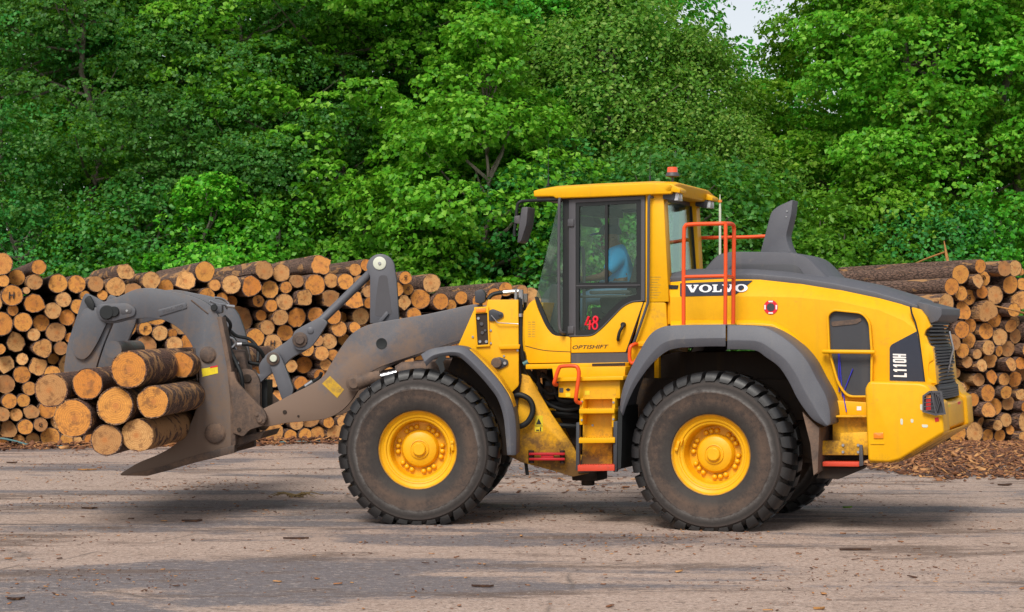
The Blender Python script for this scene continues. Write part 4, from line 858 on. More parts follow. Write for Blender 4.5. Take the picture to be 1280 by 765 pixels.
mb = MB().ring(R, M, I2, S_D + 0.004, 0.05); mb.plate(R, [(756, 255), (759.5, 255), (759.5, 355), (756, 355)], S_D + 0.008, 0.03); mb.plate(R, [(722, 353.5), (797, 352.5), (797, 360), (722, 361)], S_D + 0.008, 0.03)
part(mb, 'door_window_frame', 'rubber', door)
part(MB().plate(R, [(720, 356.6), (800, 355.6), (800, 356.8), (720, 357.8)], S_D + 0.012, 0.02), 'window_rail', 'frame_grey', door)
part(MB().plate(R, [(723, 257), (757, 255.5), (757, 354), (723, 354.5)], S_D - 0.012, 0.006), 'sliding_pane', 'glass', door)
part(MB().plate(R, [(758, 255.5), (796.5, 253), (796.5, 353.5), (758, 354)], S_D - 0.018, 0.006), 'fixed_pane', 'glass', door)
part(MB().plate(R, [(722.5, 360), (796.5, 359), (796.5, 368.5), (787, 371), (775, 377.5), (748.5, 404), (738, 413), (722.5, 414)], S_D - 0.012, 0.006), 'lower_pane', 'glass', door)
mb = MB(); sk = lambda L_: [R.px(x, y, S_D - 0.002) for x, y in L_]
mb.tube(sk([(736.2, 395.5), (731.6, 406.2), (739.6, 405.6)]), 0.013, 6); mb.tube(sk([(737.6, 400), (737.0, 412)]), 0.013, 6); part(mb, 'number_four', 'red_print', door)
mb = MB()
for cx_, cy_, rx_, ry_ in ((744.4, 399.2, 2.5, 3.2), (743.9, 407.2, 3.0, 4.2)): mb.tube(sk([(cx_ + rx_ * math.cos(a * math.pi / 8), cy_ + ry_ * math.sin(a * math.pi / 8)) for a in range(16)]), 0.012, 6, closed=True)
part(mb, 'number_eight', 'red_print', door)
part(text_mb('OPTISHIFT', R, (715.5, 436.5), (760.5, 435.5), (715.8, 431.8), S_D + 0.007, bold=0.008, shear=0.25), 'door_lettering', 'black_print', door)
mb = MB(); mb.tube(cr([R.px(773, 425, S_D + 0.0), R.px(772.5, 424, S_D + 0.05), R.px(774.5, 415, S_D + 0.06), R.px(779, 407, S_D + 0.05), R.px(780.5, 405, S_D + 0.0)], 5), 0.016, 8); mb.pin(R, 779.5, 406, S_D + 0.004, 3.4, 0.03, seg=12); part(mb, 'door_handle', 'rubber', door)
for y in (278, 412):
    part(MB().plate(R, [(709.5, y - 4), (717, y - 4.5), (717, y + 5), (709.5, y + 5)], S_D + 0.03, 0.03), 'hinge', 'frame_grey', door, bevel=0.004)
part(MB().tube(cr([R.px(706, 416.5, S_D + 0.0), R.px(703, 416, S_D + 0.06), R.px(700.5, 412, S_D + 0.08), R.px(699, 400, S_D + 0.08), R.px(698.5, 330, S_D + 0.08), R.px(699, 256, S_D + 0.08), R.px(700, 250.5, S_D + 0.05), R.px(701, 249, S_D)], 4), 0.016, 10), 'grab_rail', 'frame_grey', cab)
part(MB().tube(cr([R.px(816, 246.5, S_D + 0.0), R.px(812.5, 247, S_D + 0.05), R.px(811, 252, S_D + 0.06), R.px(810.5, 330, S_D + 0.06), R.px(810, 372, S_D + 0.06), R.px(808, 384, S_D + 0.06), R.px(794, 424, S_D + 0.06), R.px(791, 432, S_D + 0.02)], 4), 0.014, 10), 'rear_grab_rail', 'frame_grey', cab)
# mirror
mb = MB(); mb.tube(cr([R.px(700, 249.5, 0.74), R.px(660, 251, 0.95), R.px(650, 252.5, 1.0), R.px(646.5, 258, 1.0), R.px(645, 275, 1.0), R.px(643, 290, 1.0), R.px(643.5, 295, 1.0)], 5), 0.017, 10); mir = part(mb, 'mirror_arm', 'rubber')
part(MB().plate(R, fil([(652, 259, 2), (660, 258.5, 2), (658, 280, 3), (651, 302, 2), (646.5, 304, 2), (649, 280, 3)], 1.5), 1.10, 0.22), 'mirror_housing', 'frame_grey', mir, bevel=0.012)
part(MB().plate(R, fil([(642.5, 270, 2), (650, 269, 2), (650, 280, 2), (642.5, 279, 2)], 1), 1.03, 0.08), 'mirror_clamp', 'frame_grey', mir, bevel=0.006)
# inside the cab
seat_c = R.px(772, 384, 0.0)
mb = MB()
mb.plate(R, fil([(748, 372, 5), (786, 371, 4), (790, 378, 4), (786, 392, 3), (752, 392, 4)], 3), 0.25, 0.5)
mb.plate(R, fil([(780, 372, 4), (790, 340, 5), (795, 318, 5), (803, 316, 5), (804, 335, 5), (797, 378, 5)], 3), 0.24, 0.48)
mb.plate(R, fil([(756, 392), (784, 392), (782, 438), (760, 440)], 2), 0.2, 0.4)
seat = part(mb, 'operator_seat', 'seat_fabric', bevel=0.03, seg=3)
mb = MB(); mb.plate(R, fil([(736, 363.5, 2), (786, 362.5, 2), (788, 367, 2), (737, 368, 2)], 1.5), 0.42, 0.10); part(mb, 'armrest', 'interior_grey', seat, bevel=0.01)
mb = MB(); mb.plate(R, fil([(676, 372, 6), (690, 354, 8), (703, 356, 6), (708, 372, 6), (704, 400, 6), (700, 436, 3), (680, 430, 4)], 4), 0.28, 0.56); dash = part(mb, 'dashboard', 'interior_grey', bevel=0.03, seg=3)
mb = MB(); c = R.px(716, 350, 0.0)
u_ = Vector((-0.55, 0, 0.83)).normalized(); a1 = Vector((0, 1, 0)); a2 = u_.cross(a1)
mb.tube([c + 0.2 * (math.cos(2 * math.pi * k / 28) * a1 + math.sin(2 * math.pi * k / 28) * a2) for k in range(28)], 0.016, 8, closed=True)
for k in range(3):
    an = 2 * math.pi * k / 3 + 0.5; mb.tube([c - u_ * 0.02, c + 0.2 * (math.cos(an) * a1 + math.sin(an) * a2)], 0.011, 6)
mb.tube([c, R.px(700, 372, 0.0)], 0.03, 10); part(mb, 'steering_wheel', 'rubber', dash)
mb = MB(); mb.plate(R, fil([(724, 270, 3), (741, 271, 3), (745, 280, 3), (741, 284, 3), (726, 282, 3)], 3), 0.15, 0.25); mb.plate(R, [(720, 256), (750, 256), (752, 268), (722, 268)], 0.4, 0.8); part(mb, 'roof_console', 'seat_fabric', bevel=0.015)
mb = MB(); mb.tube(cr([R.px(730, 414, .45), R.px(730, 350, .45), R.px(729, 315, .45), R.px(725, 310, .45), R.px(720, 311, .45)], 5), 0.018, 8); mb.tube([R.px(722, 371, .5), R.px(796, 370, .5)], 0.014, 8); part(mb, 'inner_grab_rail', 'interior_grey', cab)

# ---- boarding ladder, battery box, handles
mb = MB(); mb.plate(R, [(657, 455.5), (780, 453), (782, 459), (657, 461.5)], 0.86, 0.5); mb.plate(R, [(690, 459), (782, 458), (780, 476), (692, 477)], 0.98, 0.3)
mb.plate(R, fil([(698, 477, 1), (775, 475, 1), (775, 498, 1), (737, 499, 1), (698, 496.5, 1)], 1), 1.12, 0.4); bb = part(mb, 'battery_box', 'yellow_paint', bevel=0.008)
part(MB().plate(R, [(692, 472), (779, 470), (779, 475), (692, 477)], 1.19, 0.26), 'platform_tread', 'yellow_paint', bb, bevel=0.005)
part(MB().plate(R, fil([(699, 485, 1), (704, 485, 1), (704, 490.5, 1), (699, 490.5, 1)], 1), 1.126, 0.01), 'box_latch', 'frame_grey', bb)
part(MB().plate(R, [(707, 487), (710, 485), (713, 487), (710, 489)], 1.126, 0.01), 'box_keyhole', 'rubber', bb)
for x, y in ((707, 491), (731, 488.5)): part(MB().plate(R, [(x, y), (x + 6, y), (x + 6, y + 5), (x, y + 5)], 1.124, 0.004), 'small_sticker', 'sticker_yellow', bb)
part(MB().plate(R, [(729, 487), (770, 486), (770, 498.5), (729, 499)], 1.122, 0.004), 'box_recess', 'yellow_dusty', bb)
part(MB().plate(R, [(740, 454.5), (781, 453.5), (781, 457), (740, 457.5)], 0.87, 0.012), 'sill_vent', 'dark_mud', bb)
mb = MB(); mb.plate(R, [(729, 499), (766, 498), (765, 584), (727.5, 584)], 1.02, 0.05); lad = part(mb, 'boarding_ladder', 'yellow_dusty', bevel=0.006)
for x0, x1, y0, y1, mt in ((724, 768, 511, 517, 'yellow_paint'), (723.5, 768.5, 547.5, 554, 'yellow_paint'), (722, 768, 581.5, 589, 'red_step')):
    mb = MB(); mb.plate(R, [(x0, y0), (x1, y0 - 0.5), (x1, y1 - 0.5), (x0, y1)], 1.20, 0.22)
    for k in range(14):
        xx = x0 + 1.5 + (x1 - x0 - 4) * k / 13; mb.plate(R, [(xx, y0 - 1), (xx + 1.4, y0 - 1), (xx + 1.4, y0 + 0.3), (xx, y0 + 0.3)], 1.20, 0.03)
    part(mb, 'ladder_step', mt, lad, bevel=0.003)
for pts_ in ([(725, 498), (729, 498), (728, 531), (724, 531)], [(765.5, 497), (769, 497), (768, 534), (764.5, 534)]): part(MB().plate(R, pts_, 1.17, 0.16), 'ladder_side_plate', 'yellow_paint', lad, bevel=0.004)
for pts_ in ([(720, 528), (724, 528), (724, 588), (719.5, 588)], [(766.5, 527), (772, 526), (771, 590), (766.5, 590)]): part(MB().plate(R, pts_, 1.18, 0.05), 'ladder_rubber_side', 'dark_plastic', lad, bevel=0.006)
for x, y in ((727.5, 502), (727.5, 525), (767, 503), (767, 524), (741, 531.5)): part(MB().pin(R, x, y, 1.17 if x != 741 else 1.02, 1.5, 0.012, seg=10), 'bolt', 'steel', lad)
def rail(pts_, name, r_=0.017, n=4, parent=LD, mat='orange_rail'): return part(MB().tube(cr([R.px(*p) for p in pts_], n), r_, 10), name, mat, parent)
rail([(696, 481, 1.14), (693, 480, 1.22), (693.5, 476, 1.24), (698, 462, 1.24), (702, 458, 1.24), (718, 457.5, 1.24), (722.5, 461, 1.24), (723.5, 470, 1.24), (720, 496, 1.24), (721, 502, 1.22), (726, 504, 1.18)], 'boarding_handle', 0.02)
rail([(796, 430, 0.74), (793, 430.5, 0.80), (788, 434, 0.84), (787, 446, 0.84), (788.5, 452.5, 0.84), (793, 453, 0.84), (808, 436, 0.82), (809, 431, 0.80), (808, 429.5, 0.74)], 'fender_handle', 0.019)
mb = MB(); mb.plate(R, [(792, 427), (813, 426.5), (811, 433), (793, 433)], 0.745, 0.03); part(mb, 'handle_bracket', 'yellow_paint', cab, bevel=0.004)
hr = rail([(854.5, 406, 1.18), (854.5, 340, 1.18), (855, 292, 1.18), (856.5, 283, 1.18), (863, 280.5, 1.18), (900, 279.5, 1.18), (908, 279.5, 1.12), (914.5, 280, 0.95), (917.3, 284, 0.88), (917.5, 300, 0.88), (917, 350, 0.88), (916.5, 405, 0.88)], 'hood_handrail', 0.020, 6)
hr['label'] = 'orange handrail on the door-side fender'
rail([(907, 279.5, 1.17), (907, 340, 1.18), (906.5, 406, 1.18)], 'rail_post', 0.019, 3, hr)
rail([(855, 346, 1.18), (880, 345.5, 1.18), (907, 345, 1.18)], 'rail_bar', 0.017, 3, hr)
rail([(907, 345, 1.18), (912, 345.5, 1.03), (917, 347, 0.88)], 'rail_bar', 0.015, 3, hr)
h2 = rail([(831, 420, -0.85), (831.5, 330, -0.85), (832.5, 306, -0.85), (837, 300, -0.85), (870, 297.5, -0.85), (930, 296.5, -0.85), (962, 295.5, -0.85), (968, 300, -0.85), (969, 400, -0.85)], 'hood_handrail', 0.020, 5)
h2['label'] = 'orange handrail on the far side of the hood'
mb = MB(); mb.tube([R.px(900, 330, -0.5), R.px(900, 262, -0.5), R.px(900, 243, -0.5)], [0.014, 0.013, 0.004], 8); mk = part(mb, 'marker_pole', 'pale_disc'); part(MB().cyl(R.px(900, 253, -0.5), R.px(900, 250, -0.5), 0.022, seg=10), 'pole_collar', 'amber_lens', mk)

# ------------------------------------------------------------------ the operator
def skin_mesh(name, J, E_, mat, parent, root=0, sub=2):
    me = bpy.data.meshes.new(name); me.from_pydata([tuple(p[:3]) for p in J], E_, []); ob = bpy.data.objects.new(name, me); COL.objects.link(ob); ob.parent = parent
    md = ob.modifiers.new('skin', 'SKIN'); md.use_smooth_shade = True
    for i, p in enumerate(J):
        sv = me.skin_vertices[0].data[i]; r_ = p[3]; sv.radius = (r_, r_) if isinstance(r_, float) else r_; sv.use_root = (i == root)
    sb = ob.modifiers.new('sub', 'SUBSURF'); sb.levels = sub; sb.render_levels = sub
    me.materials.append(MATS[mat]); return ob
def rp(x, y, s_): p = R.px(x, y, s_); return (p.x, p.y, p.z)
PS = bpy.data.objects.new('person', None); COL.objects.link(PS); PS.matrix_world = R.M
tag(PS, 'person in blue polo shirt, jeans and dark cap sitting at the controls in the cab', 'person')
hip = rp(778, 372, 0.0); J = []; E_ = []
def j(x, y, s_, r_, link=None):
    J.append((*rp(x, y, s_), r_)); 
    if link is not None: E_.append((link, len(J) - 1))
    return len(J) - 1
pel = j(776, 366, 0.0, 0.15); sp1 = j(777, 348, 0.0, 0.145, pel); ch = j(775, 325, 0.0, 0.155, sp1); nk0 = j(769, 310, 0.0, 0.09, ch); nk = j(766, 304, 0.0, 0.062, nk0); hd0 = j(763.5, 299, 0.0, (0.07, 0.075), nk); hd1 = j(762.5, 289, 0.0, (0.082, 0.095), hd0); hd2 = j(762.5, 283.5, 0.0, (0.06, 0.07), hd1)
for sg in (1, -1):
    s0 = j(774, 319, 0.17 * sg, 0.075, ch); el = j(756, 345, 0.27 * sg, 0.046, s0); wr = j(731, 349, 0.18 * sg, 0.029, el); pm = j(722, 347.5, 0.16 * sg, (0.036, 0.02), wr)
    for q, (dx, dy, ds, l_) in enumerate(((-5, -3, 0.045, 1), (-9, -1, 0.03, 1), (-10, 0, 0.01, 1), (-9, 1.5, -0.01, 1), (-7.5, 2.5, -0.03, 1))):
        k1 = j(722 + dx * 0.55, 347.5 + dy * 0.6, 0.16 * sg + ds, 0.010, pm); k2 = j(722 + dx * 0.8, 347.5 + dy + 3.2, 0.16 * sg + ds, 0.008, k1)
    hp_ = j(772, 369, 0.10 * sg, 0.105, pel); kn = j(729, 372, 0.17 * sg, 0.072, hp_); an = j(722, 414, 0.16 * sg, 0.045, kn); ft_ = j(708, 421, 0.18 * sg, (0.05, 0.035), an)
body = skin_mesh('body', J, E_, 'skin', PS)
# face: nose, brow, chin, ear
mb = MB(); 
def face(x, y, s_, r_): mb.lathe(Vector(rp(x, y, s_)), [(0.001, -r_), (r_ * 0.7, -r_ * 0.7), (r_, 0), (r_ * 0.7, r_ * 0.7), (0.001, r_)], 10)
face(751.5, 299.5, 0.0, 0.018); face(753, 296, 0.0, 0.014); face(752.5, 304, 0.0, 0.016); face(754.5, 309.5, 0.0, 0.026); face(766, 299, 0.078, 0.024); face(766, 299, -0.078, 0.024)
part(mb, 'face_features', 'skin', PS)
def sub(idx, rs, nm, mt, edges, lvl=2):
    return skin_mesh(nm, [(*J[i][:3], r_) for i, r_ in zip(idx, rs)], edges, mt, PS, 0, lvl)
mid = lambda a, b_, u: tuple(J[a][k] + (J[b_][k] - J[a][k]) * u for k in range(3))
sA = [J[0][:3], J[1][:3], J[2][:3], J[3][:3]]
ids = [8, 8 + 18]  # shoulders
SJ = [(*J[0][:3], 0.165), (*J[1][:3], 0.162), (*J[2][:3], 0.172), (*mid(3, 4, 0.15), 0.088)]; SE = [(0, 1), (1, 2), (2, 3)]
step = 4 + 10 + 4
for q in range(2):
    s0 = 8 + q * step
    SJ.append((*J[s0][:3], 0.092)); SE.append((2, len(SJ) - 1)); SJ.append((*mid(s0, s0 + 1, 0.85), 0.072)); SE.append((len(SJ) - 2, len(SJ) - 1))
skin_mesh('shirt', SJ, SE, 'shirt_blue', PS)
TJ = [(*J[0][:3], 0.168)]; TE = []
for q in range(2):
    h0 = 8 + q * step + 14
    for i, r_ in zip((h0, h0 + 1), (0.118, 0.084)): TJ.append((*J[i][:3], r_)); TE.append((0 if i == h0 else len(TJ) - 2, len(TJ) - 1))
    TJ.append((*mid(h0 + 1, h0 + 2, 0.93), 0.062)); TE.append((len(TJ) - 2, len(TJ) - 1))
skin_mesh('jeans', TJ, TE, 'denim', PS)
hc = Vector(rp(762.8, 291.5, 0.0)); mb = MB(); loops = []
for k in range(7):
    u = k / 6.0; rr_ = math.cos(u * math.pi / 2 * 0.96) ** 0.6; hz = math.sin(u * math.pi / 2)
    loops.append([hc + Vector((0.122 * rr_ * math.cos(a), 0.102 * rr_ * math.sin(a), 0.105 * hz - 0.012)) for a in [2 * math.pi * i / 24 for i in range(24)]])
mb.loft(loops); cap = part(mb, 'cap', 'cap_navy', PS, sharp=60)
mb = MB(); brim = []
for a in range(13):
    an = -1.15 + 2.3 * a / 12; brim.append(hc + Vector((0.105 + 0.115 * math.cos(an * 1.15), 0.088 * math.sin(an * 1.3), 0.008 - 0.03 * math.cos(an))))
inner = [hc + Vector((0.118 * math.cos(an), 0.099 * math.sin(an), 0.004)) for an in [-0.95 + 1.9 * a / 12 for a in range(13)]]
mb.loft([brim, [p + Vector((0, 0, 0.008)) for p in brim], [p + Vector((0, 0, 0.01)) for p in inner], inner, brim], closed=False, cap=False); part(mb, 'cap_brim', 'cap_brim', PS, sharp=60)
# ------------------------------------------------------------------ ground
m, t, b = newmat('yard_surface')
v = coords(t, (0.16, 0.62, 1)); v.node.inputs['Rotation'].default_value = (0, 0, rad(7)); v2 = coords(t, (1, 1, 1))
warp = nd(t, 'ShaderNodeTexNoise'); t.links.new(v2, warp.inputs['Vector']); warp.inputs['Scale'].default_value = 0.12; warp.inputs['Detail'].default_value = 3
va = nd(t, 'ShaderNodeVectorMath', operation='MULTIPLY_ADD'); t.links.new(warp.outputs['Color'], va.inputs[0]); va.inputs[1].default_value = (2.2, 2.2, 0); t.links.new(v, va.inputs[2])
big = noise(t, va.outputs[0], 0.80, 9, 0.60); mid_ = noise(t, v2, 1.3, 9, 0.68); fine = noise(t, v2, 22, 8, 0.75); grit = noise(t, v2, 90, 3, 0.8)
strk = noise(t, coords(t, (0.25, 2.6, 1)), 1.2, 8, 0.7, 0.6)
k = math_(t, 'ADD', math_(t, 'MULTIPLY', big, 0.58), math_(t, 'ADD', math_(t, 'MULTIPLY', mid_, 0.16), math_(t, 'MULTIPLY_ADD', fine, 0.16, math_(t, 'MULTIPLY', strk, 0.16))))
light = mixc(t, ramp(t, mid_, [(0.3, 0.0), (0.7, 1.0)]), (0.53, 0.395, 0.325), (0.42, 0.305, 0.243))
light = mixc(t, ramp(t, fine, [(0.42, 0.0), (0.66, 0.75)]), light, (0.20, 0.135, 0.10))
dark = mixc(t, ramp(t, fine, [(0.3, 0.0), (0.7, 1.0)]), (0.085, 0.075, 0.083), (0.21, 0.185, 0.19))
brown = (0.105, 0.066, 0.048)
c_ = mixc(t, ramp(t, k, [(0.490, 1.0), (0.525, 0.0)]), light, dark)
c_ = mixc(t, math_(t, 'MULTIPLY', ramp(t, noise(t, v, 1.7, 8, 0.72), [(0.54, 0.0), (0.60, 1.0)]), 0.8), c_, brown)
crk = nd(t, 'ShaderNodeTexVoronoi', feature='DISTANCE_TO_EDGE'); cvv = nd(t, 'ShaderNodeVectorMath', operation='MULTIPLY_ADD'); t.links.new(warp.outputs['Color'], cvv.inputs[0]); cvv.inputs[1].default_value = (6, 6, 0); t.links.new(v2, cvv.inputs[2]); t.links.new(cvv.outputs[0], crk.inputs['Vector']); crk.inputs['Scale'].default_value = 0.22
c_ = mixc(t, math_(t, 'MULTIPLY', ramp(t, crk.outputs['Distance'], [(0.0, 1.0), (0.007, 0.0)]), ramp(t, mid_, [(0.45, 0.0), (0.6, 0.8)])), c_, (0.05, 0.04, 0.035))
c_ = mixc(t, math_(t, 'MULTIPLY', ramp(t, noise(t, v2, 8.0, 4, 0.75), [(0.57, 0.0), (0.63, 1.0)]), 0.7), c_, (0.115, 0.07, 0.048))
c_ = mixc(t, math_(t, 'MULTIPLY', ramp(t, noise(t, coords(t, (0.7, 1, 1)), 15.0, 4, 0.8), [(0.56, 0.0), (0.62, 1.0)]), 0.5), c_, (0.56, 0.46, 0.40))
c_ = mixc(t, ramp(t, noise(t, v2, 26.0, 4, 0.85), [(0.38, 0.85), (0.48, 0.0)]), c_, (0.09, 0.064, 0.052))
c_ = mixc(t, ramp(t, grit, [(0.54, 0.0), (0.72, 0.55)]), c_, (0.60, 0.51, 0.45))
c_ = mixc(t, ramp(t, grit, [(0.32, 0.7), (0.45, 0.0)]), c_, (0.07, 0.05, 0.042))
t.links.new(c_, b.inputs['Base Color'])
t.links.new(ramp(t, k, [(0.42, 0.62), (0.55, 0.95)]), b.inputs['Roughness'])
bump(t, b, math_(t, 'ADD', math_(t, 'MULTIPLY', fine, 0.6), math_(t, 'MULTIPLY', grit, 0.4)), 0.5, 0.02)
m, t, b = newmat('forest_floor')
v = coords(t); t.links.new(mixc(t, noise(t, v, 2.0, 6), (0.05, 0.035, 0.02), (0.035, 0.05, 0.015)), b.inputs['Base Color']); b.inputs['Roughness'].default_value = 0.95
def sheet(name, x0, x1, y0, y1, z, nx, ny, mat, amp=0.0):
    mb = MB(); vs_ = []; fs_ = []
    for i in range(ny + 1):
        for k_ in range(nx + 1): vs_.append((x0 + (x1 - x0) * k_ / nx, y0 + (y1 - y0) * i / ny, z + (random.uniform(-amp, amp) if amp else 0)))
    for i in range(ny):
        for k_ in range(nx): a = i * (nx + 1) + k_; fs_.append([a, a + 1, a + nx + 2, a + nx + 1])
    mb.add(vs_, fs_); o = mb.build(name, mat); o['kind'] = 'structure'; return o
sheet('ground', -600, 600, -100, 1500, -0.006, 4, 4, 'forest_floor')
sheet('yard', -60, 60, -20, 39.5, 0.0, 1, 1, 'yard_surface')

# ------------------------------------------------------------------ logs
def log_mats():
  if True:
    m, t, b = newmat('log_end')
    tc = nd(t, 'ShaderNodeTexCoord'); oi = nd(t, 'ShaderNodeObjectInfo'); v = tc.outputs['Object']
    off = nd(t, 'ShaderNodeVectorMath', operation='ADD'); cmb = nd(t, 'ShaderNodeCombineXYZ')
    for i_, q in enumerate((17.0, 31.0, 53.0)): t.links.new(math_(t, 'MULTIPLY', oi.outputs['Random'], q), cmb.inputs[i_])
    t.links.new(v, off.inputs[0]); t.links.new(cmb.outputs[0], off.inputs[1])
    n1 = noise(t, off.outputs[0], 2.2, 6, 0.65); n2 = noise(t, off.outputs[0], 9, 6, 0.7)
    sp = nd(t, 'ShaderNodeSeparateXYZ'); t.links.new(v, sp.inputs[0])
    x_ = math_(t, 'ADD', sp.outputs[0], math_(t, 'MULTIPLY_ADD', oi.outputs['Random'], 0.3, -0.15))
    rr = math_(t, 'SQRT', math_(t, 'ADD', math_(t, 'MULTIPLY', x_, x_), math_(t, 'MULTIPLY', sp.outputs[2], sp.outputs[2])))
    rr = math_(t, 'ADD', rr, math_(t, 'MULTIPLY_ADD', n1, 0.12, -0.06))
    rings = math_(t, 'MULTIPLY_ADD', math_(t, 'SINE', math_(t, 'MULTIPLY', rr, 52.0)), 0.5, 0.5)
    tone = nd(t, 'ShaderNodeValToRGB'); t.links.new(oi.outputs['Random'], tone.inputs[0]); el = tone.color_ramp.elements
    for q in range(3): el.new(0.5)
    for e, (p_, cc) in zip(el, ((0.0, (0.62, 0.21, 0.025)), (0.28, (0.74, 0.34, 0.065)), (0.52, (0.64, 0.245, 0.035)), (0.75, (0.74, 0.43, 0.16)), (1.0, (0.34, 0.17, 0.065)))): e.position = p_; e.color = (*cc, 1)
    col = mixc(t, math_(t, 'MULTIPLY', rings, 0.42), tone.outputs[0], (0.34, 0.125, 0.028))
    col = mixc(t, ramp(t, n2, [(0.40, 0.0), (0.75, 0.6)]), col, (0.36, 0.135, 0.03))
    col = mixc(t, ramp(t, rr, [(0.10, 0.75), (0.22, 0.25), (0.45, 0.0)]), col, (0.45, 0.16, 0.04))
    col = mixc(t, ramp(t, n1, [(0.52, 0.0), (0.64, 0.7)]), col, (0.17, 0.07, 0.025))
    sw = noise(t, coords(t, (1.2, 1, 26)), 1.0, 4, 0.6); col = mixc(t, ramp(t, sw, [(0.48, 0.0), (0.66, 0.35)]), col, (0.30, 0.13, 0.04))
    ang = nd(t, 'ShaderNodeMath', operation='ARCTAN2'); t.links.new(x_, ang.inputs[0]); t.links.new(sp.outputs[2], ang.inputs[1])
    cv = nd(t, 'ShaderNodeCombineXYZ'); t.links.new(math_(t, 'MULTIPLY', ang.outputs[0], 3.0), cv.inputs[0]); t.links.new(math_(t, 'MULTIPLY', rr, 0.6), cv.inputs[1]); t.links.new(math_(t, 'MULTIPLY', oi.outputs['Random'], 40), cv.inputs[2])
    crk = noise(t, cv.outputs[0], 4.0, 3, 0.5)
    col = mixc(t, math_(t, 'MULTIPLY', ramp(t, crk, [(0.485, 0.0), (0.5, 1.0), (0.515, 0.0)]), ramp(t, n1, [(0.45, 0.0), (0.6, 0.7)])), col, (0.10, 0.045, 0.02))
    t.links.new(col, b.inputs['Base Color']); b.inputs['Roughness'].default_value = 0.85
    bump(t, b, math_(t, 'ADD', math_(t, 'MULTIPLY', n2, 0.7), math_(t, 'MULTIPLY', rings, 0.15)), 0.35, 0.02)
  for bark_name, peel in (('log_bark', -0.10), ('log_bark_peeled', -0.025)):
    m, t, b = newmat(bark_name)
    tc = nd(t, 'ShaderNodeTexCoord'); oi = nd(t, 'ShaderNodeObjectInfo'); mp_ = nd(t, 'ShaderNodeMapping'); mp_.inputs['Scale'].default_value = (1.0, 1.1, 1.0)
    t.links.new(tc.outputs['Object'], mp_.inputs[0])
    cmb = nd(t, 'ShaderNodeCombineXYZ'); t.links.new(math_(t, 'MULTIPLY', oi.outputs['Random'], 37.0), cmb.inputs[1]); t.links.new(math_(t, 'MULTIPLY', oi.outputs['Random'], 71.0), cmb.inputs[0])
    off = nd(t, 'ShaderNodeVectorMath', operation='ADD'); t.links.new(mp_.outputs[0], off.inputs[0]); t.links.new(cmb.outputs[0], off.inputs[1]); v = off.outputs[0]
    n1 = noise(t, v, 1.1, 7, 0.6, 0.4); n2 = noise(t, v, 7, 8, 0.72); vo_ = nd(t, 'ShaderNodeTexVoronoi', feature='DISTANCE_TO_EDGE'); t.links.new(v, vo_.inputs['Vector']); vo_.inputs['Scale'].default_value = 6.0
    plates = ramp(t, vo_.outputs['Distance'], [(0.0, 0.0), (0.16, 1.0)])
    col = mixc(t, ramp(t, n2, [(0.3, 0.0), (0.7, 1.0)]), (0.085, 0.043, 0.031), (0.29, 0.175, 0.125))
    if peel > -0.05: col = mixc(t, 0.45, col, (0.16, 0.055, 0.026))
    col = mixc(t, math_(t, 'SUBTRACT', 1.0, plates), col, (0.028, 0.016, 0.012))
    col = mixc(t, ramp(t, math_(t, 'ADD', n1, math_(t, 'MULTIPLY_ADD', oi.outputs['Random'], 0.16, peel)), [(0.55, 0.0), (0.60, 1.0)]), col, mixc(t, n2, (0.50, 0.23, 0.07), (0.42, 0.25, 0.12)))
    t.links.new(col, b.inputs['Base Color']); b.inputs['Roughness'].default_value = 0.9
    bump(t, b, math_(t, 'ADD', math_(t, 'MULTIPLY', n2, 0.6), math_(t, 'MULTIPLY', plates, 0.5)), 0.8, 0.03)
log_mats()
LOGLEN = 5.0
